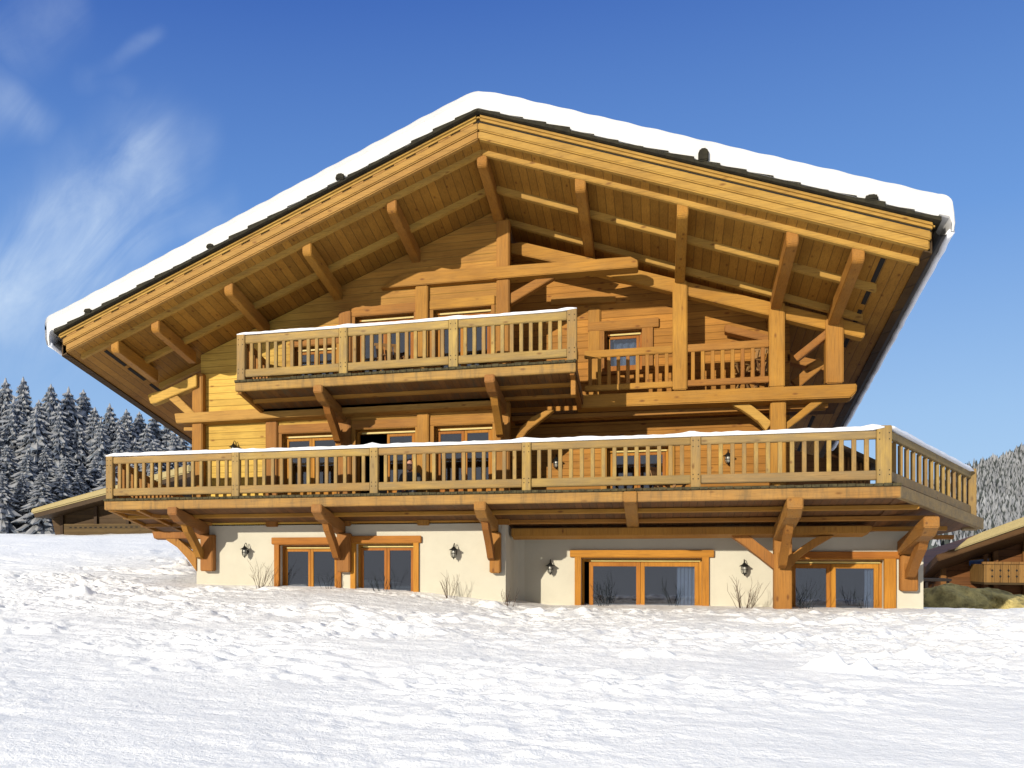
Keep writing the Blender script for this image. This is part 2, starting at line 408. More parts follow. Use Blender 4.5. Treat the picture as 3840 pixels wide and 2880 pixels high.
# barge boards: rounded moulding, two stepped boards, inner rafter
for nm, top, bot, y, d, ea, eb, bv in (('barge_moulding', 9.925, 9.82, -2.64, 0.12, 0.0, 0.0, 0.04), ('barge_board', 9.785, 9.64, -2.60, 0.10, 0.1, -0.05, 0.02), ('barge_board', 9.645, 9.49, -2.57, 0.12, 0.16, -0.07, 0.02), ('barge_rafter', 9.515, 9.405, -2.2, 0.1, 0.3, -0.14, 0.012)):
    for a, b in ((EL + ea, RX), (RX, ER + eb)):
        slope_bar(MB(), a, b, y, d, top, bot).build(nm, M['barge'], roof, bevel=bv)
for a, b in ((EL + 0.16, RX), (RX, ER - 0.08)):
    slope_bar(MB(), a, b, -2.5, 0.31, 9.56, 9.515).build('barge_soffit', M['barge'], roof)
for a, b in ((EL + 0.1, RX), (RX, ER - 0.05)):
    slope_bar(MB(), a, b, -2.565, 0.05, 9.83, 9.77).build('barge_gap', M['vent'], roof)
    if a > EL + 1: continue
    n = int(abs(b - a) / 0.42)
    teeth = [(a, rz(a, -2.585, 9.78)), (b, rz(b, -2.585, 9.78))]; up_ = []
    for i in range(n):
        xx = a + (b - a) * (i + 0.5) / n
        up_ += [(xx - 0.12, rz(xx - 0.12, -2.585, 9.79)), (xx - 0.12, rz(xx - 0.12, -2.585, 9.822)), (xx + 0.12, rz(xx + 0.12, -2.585, 9.822)), (xx + 0.12, rz(xx + 0.12, -2.585, 9.79))]
    bl = MB().prism(teeth + up_[::-1], -2.585, 0.05)
    bl.build('barge_spacers', M['barge'], roof)
# rafters across the soffit
for y in (-0.95, 0.35):
    for a, b in ((EL + 0.9, RX), (RX, ER - 0.55)):
        slope_bar(MB(), a, b, y, 0.11, APX + 0.01, APX - 0.12).build('rafter', M['barge'], roof, bevel=0.008)
# vent slots along the eaves
for x, r in ((EL + 0.75, range(0, 9)), (ER - 0.62, range(0, 11))):
    for i in r:
        y = -1.9 + i * 1.05
        s0 = 0.78 if i % 2 else 0.9
        MB().prism([(x - 0.035, rz(x - 0.035, y, APX - 0.012)), (x + 0.035, rz(x + 0.035, y, APX - 0.012)), (x + 0.035, rz(x + 0.035, y, APX + 0.03)), (x - 0.035, rz(x - 0.035, y, APX + 0.03))], y, s0).build('vent_slot', M['vent'], roof)
# gutters
for x, zo in ((ER + 0.1, -0.1), (EL - 0.1, -0.1)):
    pr = [(x + 0.105 * math.cos(t), rz(x, -2.62, 9.93) + zo + 0.105 * math.sin(t)) for t in [math.pi + math.pi * i / 8 for i in range(9)]]
    pr += [(x + 0.095 * math.cos(t), rz(x, -2.62, 9.93) + zo + 0.095 * math.sin(t)) for t in [2 * math.pi - math.pi * i / 8 for i in range(9)]]
    n = len(pr)
    g = MB().add([(a, -2.62, b) for a, b in pr] + [(a, 9.4, b - K * 12.02) for a, b in pr], [(i, (i + 1) % n, (i + 1) % n + n, i + n) for i in range(n)] + [tuple(range(n))[::-1]])
    gm = MB(); gm.v = [(a, -2.62, b) for a, b in pr] + [(a, 9.4, b - K * 12.02) for a, b in pr]
    gm.f = [(i, (i + 1) % n, (i + 1) % n + n, i + n) for i in range(n)]
    gm.build('gutter', M['gutter'], roof)
    eb = MB()
    xx = ER - 0.02 if x > 0 else EL + 0.02
    x2 = xx - 0.12 if x > 0 else xx + 0.12
    eb.prism([(xx, rz(xx, -2.5, APX - 0.03)), (x2, rz(x2, -2.5, APX - 0.03)), (x2, rz(x2, -2.5, 9.94)), (xx, rz(xx, -2.5, 9.94))], -2.5, 11.9)
    eb.build('eaves_board', M['old_wood'], roof)
# thick snow on the roof
def roof_snow():
    top = []; bot = []
    xs = np.linspace(EL - 0.08, ER + 0.02, 220)
    rnd = np.random.RandomState(3)
    ph = rnd.rand(4) * 6
    for x in xs:
        w = 0.004 * math.sin(x * 7.1 + ph[0]) + 0.006 * math.sin(x * 13.3 + ph[1])
        ap = min(abs(x - RX), 0.55)
        soft = -0.05 * (1 - ap / 0.55) ** 2
        top.append((x, rz(x, -2.6, 10.355) + w + soft)); bot.append((x, rz(x, -2.6, 9.99)))
    le, re = xs[0], xs[-1]
    zl, zr = rz(le, -2.6, 10.355), rz(re, -2.6, 10.355)
    rend = [(re + 0.21 * math.sin(t), zr - 0.2 + 0.2 * math.cos(t)) for t in [math.pi / 2 * i / 6 for i in range(1, 7)]]
    rend += [(re + 0.225, zr - 0.32), (re + 0.24, zr - 0.5), (re + 0.225, zr - 0.63), (re + 0.18, zr - 0.62), (re + 0.19, zr - 0.48), (re + 0.16, zr - 0.38), (re + 0.02, zr - 0.33)]
    lend = [(le - 0.2 * math.sin(t), zl - 0.2 + 0.2 * math.cos(t)) for t in [math.pi / 2 * i / 6 for i in range(1, 7)]]
    lend += [(le - 0.2, zl - 0.32), (le - 0.195, zl - 0.5), (le - 0.15, zl - 0.66), (le - 0.09, zl - 0.66), (le - 0.1, zl - 0.5), (le - 0.08, zl - 0.38), (le - 0.02, zl - 0.33)]
    prof = top + rend + bot[::-1] + lend[::-1]
    n = len(prof); ys = [-2.655, -2.69, -2.70, -2.66, -2.55] + list(np.linspace(-2.0, 9.5, 14))
    sh = [0.75, 0.95, 0.99, 1.0, 1.0] + [1.0] * 14
    vs = []; fs = []
    for y, q in zip(ys, sh):
        for x, z in prof:
            base = rz(x, -2.6, 9.99) ; zz = base + (z - base) * (q if z > base else 1)
            vs.append((x, y, zz - K * (y + 2.6)))
    for j in range(len(ys) - 1):
        for i in range(n):
            fs.append((j * n + i, j * n + (i + 1) % n, (j + 1) * n + (i + 1) % n, (j + 1) * n + i))
    m = MB(); m.v = vs; m.f = fs
    # front cap as strips
    nt_ = len(top)
    for i in range(nt_ - 1):
        a, b = i, i + 1; c = nt_ + len(rend) + (nt_ - 1 - i); d = c - 1
        m.f.append((a, b, d, c))
    m.f.append(tuple([nt_ - 1] + list(range(nt_, nt_ + len(rend))) + [nt_ + len(rend)]))
    s0 = nt_ + len(rend) + nt_ - 1
    m.f.append(tuple([s0] + list(range(s0 + 1, n)) + [0]))
    m.build('snow_layer', M['roof_snow'], roof, smooth=False)
roof_snow()
for gx, dx, dzz in ((ER + 0.1, 0.115, -0.06), (EL - 0.1, -0.08, -0.105)):
    zc = rz(gx, -2.62, 9.93) - 0.1 + dzz; rr_ = random.Random(9); pts_ = []
    for i in range(60):
        y = -2.66 + 12.1 * i / 59
        pts_.append((gx + dx + rr_.uniform(-0.008, 0.008), y, zc - K * (y + 2.62) + rr_.uniform(-0.008, 0.008)))
    MB().tube(pts_, 0.055, 8).build('snow_lip', M['rail_snow'], roof, smooth=True)
# purlins
PUR_BOT = 9.045 - 0.0
for x in (RX, 5.26, 3.49, 1.76, 0.05, -0.93, 8.86, 10.64, 12.43, 13.45):
    y0 = -2.17; y1 = 0.45 if x > 6 else (0.02 if x > 0.5 else -0.3)
    top = rz(x, y0, APX - 0.03); bot = rz(x, y0, 9.20)
    poly = [(y0, top), (y1 + 1.0 if x > 7.5 else y1, top), (y1 + 1.0 if x > 7.5 else y1, bot), (y0 + 0.07, bot), (y0 + 0.02, bot + 0.025), (y0, bot + 0.08)]
    pts = [(x - 0.095, yy, zz - K * (yy - y0)) for yy, zz in poly]
    MB().strip(pts, (0.19, 0, 0)).build('purlin', M['beam_y'], house, bevel=0.014)

# walls ----------------------------------------------------------------------
def wall_mesh(x0, x1, z0, z1, y, holes, rev=0.22, gable=False, k=K):
    xs = sorted({x0, x1, *[h[0] for h in holes], *[h[1] for h in holes]})
    zs = sorted({z0, z1, *[h[2] for h in holes], *[h[3] for h in holes]})
    xs = [v for v in xs if x0 <= v <= x1]; zs = [v for v in zs if z0 <= v <= z1]
    m = MB()
    for i in range(len(xs) - 1):
        for j in range(len(zs) - 1):
            cx, cz = (xs[i] + xs[i + 1]) / 2, (zs[j] + zs[j + 1]) / 2
            if any(h[0] < cx < h[1] and h[2] < cz < h[3] for h in holes): continue
            m.add([(xs[i], y, zs[j]), (xs[i + 1], y, zs[j]), (xs[i + 1], y, zs[j + 1]), (xs[i], y, zs[j + 1])], [(0, 1, 2, 3)])
    for a, b, c, d in holes:
        q = [(a, c), (a, d), (b, d), (b, c)]
        for t in range(4):
            p, r = q[t], q[(t + 1) % 4]
            m.add([(p[0], y, p[1]), (r[0], y, r[1]), (r[0], y + rev, r[1] - k * rev), (p[0], y + rev, p[1] - k * rev)], [(0, 1, 2, 3)])
    return m
def clip_gable(me, y, drop=0.0):
    bm = bmesh.new(); bm.from_mesh(me)
    zt = rz(RX, y, APX) - drop
    for sgn in (1, -1):
        bmesh.ops.bisect_plane(bm, geom=bm.verts[:] + bm.edges[:] + bm.faces[:], plane_co=(RX, y, zt), plane_no=Vector((sgn * RS, 0, 1)).normalized(), clear_outer=True)
    bm.to_mesh(me); bm.free()
F1 = 2.55; F2 = 5.02; G0 = 0.0
H_M = [(2.144, 3.489, F1, 4.421), (3.886, 5.248, F1, 4.444), (5.646, 6.918, F1, 4.454)]
H_U = [(2.413, 3.456, F2, 6.377), (3.876, 5.217, F2, 6.946), (5.635, 6.889, F2, 6.96)]
wm = wall_mesh(0.12, 7.1, 2.36, 9.4, 0.0, H_M + H_U)
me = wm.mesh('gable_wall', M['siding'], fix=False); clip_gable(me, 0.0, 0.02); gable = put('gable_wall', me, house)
# return walls and back of the timber block
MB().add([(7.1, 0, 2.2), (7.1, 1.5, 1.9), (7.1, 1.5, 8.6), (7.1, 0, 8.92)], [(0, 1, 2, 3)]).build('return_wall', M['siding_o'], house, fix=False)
MB().add([(0.12, 0, 2.2), (0.12, 8, 0.9), (0.12, 8, 4.6), (0.12, 0, 6.3)], [(3, 2, 1, 0)]).build('side_wall', M['siding'], house, fix=False)
RY = 1.43
H_RM = [(9.155, 10.427, 2.25, 3.996)]
H_RU = [(9.107, 9.892, 5.653, 6.546)]
wm = wall_mesh(7.1, 12.778, 2.21, 9.2, RY, H_RM + H_RU)
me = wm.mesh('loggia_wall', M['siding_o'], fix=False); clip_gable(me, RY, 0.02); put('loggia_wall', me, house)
xr = 12.778
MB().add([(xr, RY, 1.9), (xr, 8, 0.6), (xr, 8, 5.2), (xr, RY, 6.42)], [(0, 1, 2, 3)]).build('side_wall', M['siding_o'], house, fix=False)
# cream rendered ground floor
H_G = [(2.077, 3.446, G0, 1.909), (3.886, 5.207, G0, 1.934)]
wall_mesh(0.0, 7.18, G0, 2.42, 0.02, H_G, rev=0.3).build('rendered_wall', M['stucco'], house, fix=False)
H_W = [(8.619, 11.099, G0 - 0.2, 1.62), (12.769, 14.495, G0 - 0.2, 1.596)]
wall_mesh(7.18, 15.18, G0 - 0.2, 2.2, RY, H_W, rev=0.3).build('rendered_wall', M['stucco'], house, fix=False)
rc = MB()      # rounded inner corner between the two rendered walls
cpts = [(7.18, 0.02), (7.18, 1.1), (7.2, 1.25), (7.27, 1.37), (7.4, 1.428)]
for (xa, ya), (xb, yb) in zip(cpts, cpts[1:]):
    rc.add([(xa, ya, G0), (xb, yb, G0), (xb, yb, 2.42 - K * yb), (xa, ya, 2.42 - K * ya)], [(0, 1, 2, 3)])
rc.build('rendered_return', M['stucco'], house, smooth=True, fix=False)
for x, xs_ in ((0.0, 1), (15.18, 1)):
    y0 = 0.02 if x < 1 else RY
    MB().add([(x, y0, -0.5), (x, 8, -0.5), (x, 8, 1.0), (x, y0, 2.42 if x < 1 else 2.2)], [(0, 1, 2, 3)]).build('rendered_side', M['stucco'], house, fix=False)
# dim rooms behind the glazing
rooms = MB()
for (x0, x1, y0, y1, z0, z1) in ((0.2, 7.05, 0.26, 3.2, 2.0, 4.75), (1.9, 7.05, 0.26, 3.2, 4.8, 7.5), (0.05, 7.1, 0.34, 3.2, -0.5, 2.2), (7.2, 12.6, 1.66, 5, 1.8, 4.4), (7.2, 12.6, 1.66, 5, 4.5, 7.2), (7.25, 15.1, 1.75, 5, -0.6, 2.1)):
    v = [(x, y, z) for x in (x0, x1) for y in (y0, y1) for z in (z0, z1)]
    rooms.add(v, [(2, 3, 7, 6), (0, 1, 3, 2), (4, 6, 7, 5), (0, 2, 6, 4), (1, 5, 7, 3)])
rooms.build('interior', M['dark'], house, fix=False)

# joinery ---------------------------------------------------------------------
def opening(name, x0, x1, z0, z1, y, mat='door', leaves=2, open_left=False, split=None, left_gap=0.0, lab=None, blind=True, xm='door_x', mid=0.0, st=0.06, tr=0.055):
    """frame with leaves inside a wall opening; leaves and panes are its sub-parts"""
    yf = y + 0.13; fw = 0.055
    fr = MB()
    dz = K * 0.13
    fr.box(x0, x0 + fw, z0, z1 - dz, yf, 0.08).box(x1 - fw, x1, z0, z1 - dz, yf, 0.08).box(x0 + fw, x1 - fw, z1 - dz - 0.07, z1 - dz, yf, 0.08)
    o = fr.build(name, M[mat], house, bevel=0.006)
    if lab: o['label'] = lab
    a, b = x0 + fw + 0.004 + left_gap, x1 - fw - 0.004
    zt = z1 - dz - 0.09
    s = split if split else (a + b) / 2
    for i, (p, q) in enumerate(((a, s - 0.003), (s + 0.003, b))):
        if open_left and i == 0: continue
        lf = MB()
        ya = yf + 0.015
        lf.box(p, p + st, z0 + 0.02, zt, ya, 0.055).box(q - st, q, z0 + 0.02, zt, ya, 0.055)
        lf.box(p + st, q - st, zt - tr, zt, ya, 0.055).box(p + st, q - st, z0 + 0.02, z0 + 0.14, ya, 0.055)
        if mid: lf.box(p + st, q - st, z0 + mid, z0 + mid + 0.09, ya, 0.055)
        put('leaf', lf.mesh('leaf', M[mat], 0.005), o)
        put('pane', MB().box(p + st - 0.01, q - st + 0.01, z0 + 0.1, zt - tr + 0.01, ya + 0.024, 0.008).mesh('pane', M['glass']), o)
    if blind:
        put('blind_rail', MB().box(x0 + 0.12 if left_gap == 0 else x0 + 0.2, x1 - 0.03, z1 - dz - 0.075, z1 - dz - 0.04, yf - 0.03, 0.03).mesh('blind_rail', M['blind'], 0.004), o)
    return o
for h in H_M:
    opening('balcony_door', *h, 0.0, open_left=(h is H_M[1]), mid=0.45)
for h in H_U: opening('balcony_door', *h, 0.0, mid=0.4)
opening('balcony_door', *H_RM[0], RY)
opening('loggia_window', *H_RU[0], RY, leaves=1, split=H_RU[0][0] + 0.04)
for h in H_G: opening('terrace_door', *h, 0.08)
opening('sliding_door', *H_W[0], RY + 0.08, split=9.854, left_gap=0.1, st=0.085, tr=0.09)
opening('sliding_door', *H_W[1], RY + 0.08, split=13.572, st=0.085, tr=0.09)
def casing(x0, x1, z0, z1, y, w, lint, over, d=0.06, mz='door', mx='door_x', left=True, right=True, name='door_casing'):
    a0, a1, b0, b1, zt_ = x0 - w, x0 + 0.004, x1 - 0.004, x1 + w, z1 - 0.012
    F = [(a0, z0), (a1, z0), (a1, zt_), (b0, zt_), (b0, z0), (b1, z0), (b1, zt_), (b1, z1 - 0.002), (a0, z1 - 0.002), (a0, zt_)]
    dd = d + 0.05; nF = len(F)
    pm = MB(); pm.add([(x, y - d, z) for x, z in F] + [(x, y - d + dd, z - K * dd) for x, z in F],
        [(0, 1, 2, 9), (3, 4, 5, 6), (9, 2, 3, 6, 7, 8)] + [tuple(reversed([i + nF for i in f])) for f in ((0, 1, 2, 9), (3, 4, 5, 6), (9, 2, 3, 6, 7, 8))] + [(i, i + nF, (i + 1) % nF + nF, (i + 1) % nF) for i in range(nF)])
    o = pm.build(name, M[mz], house)
    put('lintel', MB().box(x0 - w - over, x1 + w + over, z1, z1 + lint, y - d - 0.02, d + 0.06).mesh('lintel', M[mx], 0.01), o)
    return o
for h in H_G: casing(*h, 0.02, 0.11, 0.15, 0.06)
casing(*H_W[0], RY, 0.13, 0.15, 0.1); casing(*H_W[1], RY, 0.2, 0.14, 0.06)
for h in H_M: casing(h[0] + 0.0, h[1] - 0.0, F1, h[3], 0.0, 0.07, 0.19, 0.0, 0.03, 'beam_z', 'beam_x')
for h in H_U: casing(h[0], h[1], F2, h[3], 0.0, 0.07, 0.2, 0.0, 0.03, 'beam_z', 'beam_x')
casing(*H_RM[0], RY, 0.12, 0.16, 0.0, 0.04, 'beam_z', 'beam_x')
casing(*H_RU[0], RY, 0.22, 0.2, 0.12, 0.05, 'beam_z', 'beam_x', name='window_casing')
MB().box(H_RU[0][0] - 0.1, H_RU[0][1] + 0.1, H_RU[0][2] - 0.07, H_RU[0][2], RY - 0.07, 0.12).build('window_sill', M['beam_x'], house, bevel=0.01)

# frame timbers ----------------------------------------------------------------
def post(x0, x1, z0, z1, y, d=0.24, mat='beam_z', name='post', bv=0.02):
    return MB().box(x0, x1, z0, z1, y, d, 0).build(name, M[mat], house, bevel=bv)
post(-0.02, 0.25, 2.2, 5.876, -0.2, 0.3)
post(6.999, 7.269, 2.3, rz(RX, 0, 9.20) + 0.03, -0.08, 0.28)
post(5.261, 5.535, F2, 7.528, -0.1, 0.14)
post(3.514, 3.803, F2, 7.07, -0.08, 0.12)
post(1.769, 2.051, 2.3, 4.743, -0.08, 0.12)
post(3.518, 3.787, 2.3, 4.68, -0.06, 0.1)
post(5.287, 5.551, 2.3, 4.73, -0.08, 0.12)
PY_ = 0.5
post(10.5, 10.78, 5.039, 7.272, PY_, 0.28)
post(12.31, 12.59, 4.98 + 0.02, 6.643 + 0.03, PY_, 0.28)
post(13.32, 13.63, 5.016, 6.271 + 0.02, PY_, 0.3)
post(12.33, 12.61, 2.94, 4.759, PY_, 0.28)
post(12.401, 12.718, -0.2, 2.094, PY_, 0.34, 'bracket_z')
post(8.77, 9.032, 4.6, 7.072, RY - 0.06, 0.1)
# ridge tie beam
MB().prism([(4.501, 7.49), (9.838, 7.456), (9.838, 7.587), (9.696, 7.679), (4.998, 7.768)], -0.16, 0.3).build('tie_beam', M['beam_x'], house, bevel=0.014)
# sloping chords parallel to the roof over the loggia
MB().prism([(7.229, 8.152), (8.831, 7.646), (9.018, 7.842), (7.474, 8.366), (7.229, 8.351)], 0.42, 0.2).build('chord', M['beam_x'], house, bevel=0.014)
MB().prism([(8.84, 7.648), (13.974, 5.882), (14.014, 5.951), (14.014, 6.139), (9.474, 7.716)], 0.58, 0.2).build('chord', M['beam_x'], house, bevel=0.014)
# rear chord and purlin stubs on the loggia wall
MB().prism([(7.984, 7.371), (9.352, 7.256), (9.352, 7.136), (7.984, 7.187)], RY - 0.1, 0.15).build('wall_beam', M['beam_x'], house, bevel=0.01)
MB().prism([(11.524, 6.445), (12.588, 6.083), (12.588, 5.941), (11.524, 6.291)], 1.1, 0.2).build('chord', M['beam_x'], house, bevel=0.012)
MB().prism([(12.726, 5.824), (13.446, 5.607), (13.446, 5.428), (12.726, 5.661)], RY, 0.2).build('wall_beam', M['beam_x'], house, bevel=0.012)
MB().bar((12.872, 1.5, 5.168), (13.379, 1.5, 5.614), 0.18, 0.2).build('knee_brace', M['beam_x'], house, bevel=0.012)
MB().bar((12.838, 0.9, 5.607), (13.421, 0.6, 6.061), 0.12, 0.14).build('knee_brace', M['beam_x'], house, bevel=0.012)
# left top plate, brace and wall plates
MB().prism([(-1.128, 5.426), (-1.042, 5.215), (-0.884, 5.239), (0.143, 5.564), (0.143, 5.842), (-0.679, 5.522), (-0.982, 5.473)], -0.3, 0.2).build('top_plate', M['beam_yel'], house, bevel=0.012)
MB().prism([(-0.637, 5.344), (-0.409, 5.419), (0.079, 4.953), (-0.146, 4.931)], -0.24, 0.14).build('knee_brace', M['beam_yel'], house, bevel=0.012)
MB().prism([(-0.427, 4.958), (-0.379, 4.729), (7.032, 4.792), (7.032, 5.005)], -0.3, 0.3).build('wall_plate', M['beam_yel'], house, bevel=0.014)
MB().prism([(-0.298, 4.658), (-0.298, 4.582), (0.025, 4.569), (0.025, 4.645)], -0.05, 0.1).build('purlin_stub', M['beam_yel'], house)
# knee brace from corner post to tie beam and under the upper floor
MB().prism([(7.268, 6.949), (7.268, 7.173), (7.946, 7.502), (8.265, 7.473)], 0.0, 0.16).build('knee_brace', M['beam_x'], house, bevel=0.012)
MB().prism([(7.383, 4.125), (7.498, 4.354), (7.737, 4.557), (8.04, 4.688), (8.181, 4.682), (7.879, 4.454), (7.642, 4.27), (7.527, 4.119)], 0.0, 0.16).build('knee_brace', M['beam_x'], house, bevel=0.01)
# loggia floor beam, with its braces on the big post
MB().prism([(8.599, 5.024), (8.599, 4.751), (13.734, 4.714), (13.83, 4.816), (13.846, 4.976)], 0.38, 0.32).build('loggia_beam', M['beam_x'], house, bevel=0.02)
def curved_brace(pts_out, pts_in, y, d, mat, parent=house, name='knee_brace'):
    return MB().prism(pts_out + pts_in[::-1], y, d).build(name, M[mat], parent, bevel=0.01)
curved_brace([(11.564, 4.757), (11.839, 4.78), (12.044, 4.622), (12.23, 4.446), (12.365, 4.311)], [(11.564, 4.729), (11.787, 4.606), (11.975, 4.458), (12.128, 4.321), (12.255, 4.15)], 0.56, 0.14, 'beam_yel')
curved_brace([(12.625, 4.3), (12.799, 4.448), (12.965, 4.596), (13.146, 4.752)], [(12.625, 4.153), (12.849, 4.327), (13.088, 4.527), (13.391, 4.766)], 0.56, 0.14, 'beam_x')
# lower beam over the right hand terrace and its braces
MB().prism([(7.235, 2.238), (7.235, 2.068), (14, 2.093), (14.111, 2.155), (14.111, 2.235)], 0.45, 0.4).build('terrace_beam', M['bracket_z'], house, bevel=0.014)
curved_brace([(11.617, 2.074), (11.926, 2.072), (12.173, 1.857), (12.426, 1.654)], [(11.617, 2.046), (11.874, 1.849), (12.173, 1.589), (12.426, 1.368)], 0.58, 0.16, 'bracket_z')
curved_brace([(12.71, 1.663), (12.901, 1.837), (13.099, 1.983), (13.214, 2.037)], [(12.71, 1.434), (12.926, 1.673), (13.173, 1.855), (13.483, 2.054)], 0.58, 0.16, 'bracket_z')

# cantilever brackets: part with strut and upright as sub-parts ------------------
def bracket(xc, yb, z_top, y_front, aw=0.23, ah=0.26, up=None, low=None, mat='bracket', top_mat=None, strut_w=0.13, name='bracket', nose=True, strut_low=None, off=0.0):
    """arm running out from the wall at depth yb to y_front; strut springs from low point"""
    d = yb - y_front
    zf = z_top; ma = top_mat or M['bracket_x']
    poly = [(y_front, zf), (yb, zf - K * d), (yb, zf - K * d - ah), (y_front + 0.28, zf - ah - K * 0.28), (y_front + 0.16, zf - ah + 0.015), (y_front, zf - ah + 0.1)]
    o = MB().strip([(xc - aw / 2, y, z) for y, z in poly], (aw, 0, 0)).build(name, ma, house, bevel=0.016)
    if up:
        ux0, ux1, uz0 = up
        put('upright', MB().box(ux0, ux1, uz0, zf - K * d - ah + 0.02, yb - 0.2, 0.22, 0).mesh('upright', M['bracket_z'], 0.02), o)
    if strut_low is not None:
        y1 = y_front + 0.36 * d; z1 = zf - ah - K * 0.36 * d + 0.02
        y2 = yb - 0.2; z2 = strut_low
        n = 7; ps = []
        for i in range(n + 1):
            t = i / n; bow = 0.10 * math.sin(math.pi * t)
            ps.append((y1 + (y2 - y1) * t + bow * 0.7, z1 + (z2 - z1) * t - bow * 0.0))
        lo = [(p[0] - 0.09, p[1] - 0.06) for p in ps]
        hi = [(p[0] + 0.07, p[1] + 0.06) for p in ps]
        hi[0] = (hi[0][0] + 0.03, z1 + 0.03); lo[0] = (lo[0][0], z1 + 0.03)
        hi[-1] = (yb - 0.19, z2 + 0.32); lo[-1] = (yb - 0.21, z2)
        m = MB()
        for i in range(n):
            q = [lo[i], lo[i + 1], hi[i + 1], hi[i]]
            m.strip([(xc + off - strut_w / 2, y, z) for y, z in q], (strut_w, 0, 0))
        bm_me = m.mesh('strut', M['bracket_z'])
        put('strut', bm_me, o)
    return o
# under the lower balcony
bracket(0.226, 0.0, 2.708, -1.72, up=(0.19, 0.507, 1.282), strut_low=1.561)
bracket(3.544, 0.0, 2.715, -1.72, up=(3.508, 3.807, 1.281), strut_low=1.547)
bracket(6.922, 0.0, 2.716, -1.72, up=(6.872, 7.094, 1.282), strut_low=1.545)
bracket(12.521, 0.6, 2.694, -1.75, aw=0.26, ah=0.3, strut_low=1.4)
bracket(14.849, RY, 2.363, -0.75, aw=0.25, ah=0.3, strut_w=0.15, off=0.04, up=(14.749, 15.053, 0.951), strut_low=1.198)
# joist end that shows in the deck edge
st = MB().strip([(9.728 - 0.12, y, z) for y, z in ((-1.7, 2.86), (0.6, 2.86 - K * 2.3), (0.6, 2.86 - K * 2.3 - 0.2), (-1.7, 2.86 - 0.2))], (0.24, 0, 0))
st.build('deck_bearer', M['bracket_x'], house, bevel=0.012)
# stub beam and brace on the left corner
MB().prism([(-1.137, 2.217), (-1.088, 2.052), (0.191, 2.046), (0.191, 2.208)], -0.05, 0.2).build('corner_beam', M['bracket_z'], house, bevel=0.012)
curved_brace([(-0.786, 2.051), (-0.482, 2.049), (-0.217, 1.841), (0.01, 1.667)], [(-0.786, 2.018), (-0.494, 1.842), (-0.253, 1.602), (0.01, 1.277)], -0.02, 0.14, 'bracket_z')
# under the upper balcony
bracket(3.574, 0.0, 5.186, -1.72, aw=0.2, ah=0.25, strut_low=4.119, strut_w=0.14)
bracket(7.111, 0.0, 5.199, -1.72, aw=0.2, ah=0.25, strut_low=4.12, strut_w=0.14)

# balconies --------------------------------------------------------------------
def snow_cap(name, pts, w, parent, h=0.07, bumps=(), seed=1):
    """soft ridge of snow along a rail; pts are points on the rail top"""
    r = np.random.RandomState(seed); m = MB(); vs = []; ring = 7
    Q0 = [Vector(p) for p in pts]; L_ = [(Q0[i + 1] - Q0[i]).length for i in range(len(Q0) - 1)]
    tot = sum(L_); n = max(8, int(tot / 0.09)); d_all = []
    for i in range(n + 1):
        s = tot * i / n; j = 0; q = s
        while j < len(L_) - 1 and q > L_[j]: q -= L_[j]; j += 1
        d_all.append((Q0[j].lerp(Q0[j + 1], min(1, q / L_[j])), (Q0[j + 1] - Q0[j]).normalized(), s))
    hh = h
    for i, (p, d, s) in enumerate(d_all):
        side = Vector((d.y, -d.x, 0)).normalized()
        hh = 0.6 * hh + 0.4 * h * r.uniform(0.65, 1.3)
        e = min(1, (min(i, n - i) + 0.3) / 2.0) ** 0.5
        b = sum(bh * math.exp(-((s - bs) / 0.14) ** 2) for bs, bh in bumps)
        for a in range(ring):
            t = math.pi * a / (ring - 1)
            vs.append(p + side * (math.cos(t) * (w / 2) * r.uniform(0.97, 1.06)) + Vector((0, 0, -0.012 + (math.sin(t) ** 0.7 * hh * e + b * math.sin(t) ** 0.5))))
    m.v = vs
    for i in range(n):
        for a in range(ring - 1):
            m.f.append((i * ring + a, i * ring + a + 1, (i + 1) * ring + a + 1, (i + 1) * ring + a))
        m.f.append((i * ring + ring - 1, i * ring, (i + 1) * ring, (i + 1) * ring + ring - 1))
    m.f += [tuple(range(ring))[::-1], tuple(range(n * ring, (n + 1) * ring))]
    return put(name, m.mesh(name, M['rail_snow'], smooth=True), parent)
def screwed_post(x0, x1, z0, z1, y, d, parent):
    me = MB().box(x0, x1, z0, z1, y, d, 0).mesh('railing_post', M['rail_z'], 0.012)
    bm = bmesh.new(); bm.from_mesh(me)
    for zc in (z0 + 0.16, z0 + 0.24, z1 - 0.24, z1 - 0.13):
        for xc in (x0 + 0.04, x1 - 0.04):
            vs = [bm.verts.new((xc + 0.011 * math.cos(a), y - 0.0025, zc + 0.011 * math.sin(a))) for a in [2 * math.pi * i / 8 for i in range(8)]]
            f = bm.faces.new(vs); f.material_index = 1
    bm.to_mesh(me); bm.free(); me.materials.append(M['vent'])
    return put('railing_post', me, parent)
BAL = MB().box(-0.036, 0.036, 0, 1, -0.036, 0.072, 0).mesh('baluster', M['rail_z'], 0.008, seg=1)
BALO = MB().box(-0.036, 0.036, 0, 1, -0.036, 0.072, 0).mesh('baluster', M['beam_z'], 0.008, seg=1)
def baluster(parent, x, y, z0, z1, me=None):
    o = put('baluster', me or BAL, None, (x, y, z0)); o.scale = (1, 1, z1 - z0); o.parent = parent; return o
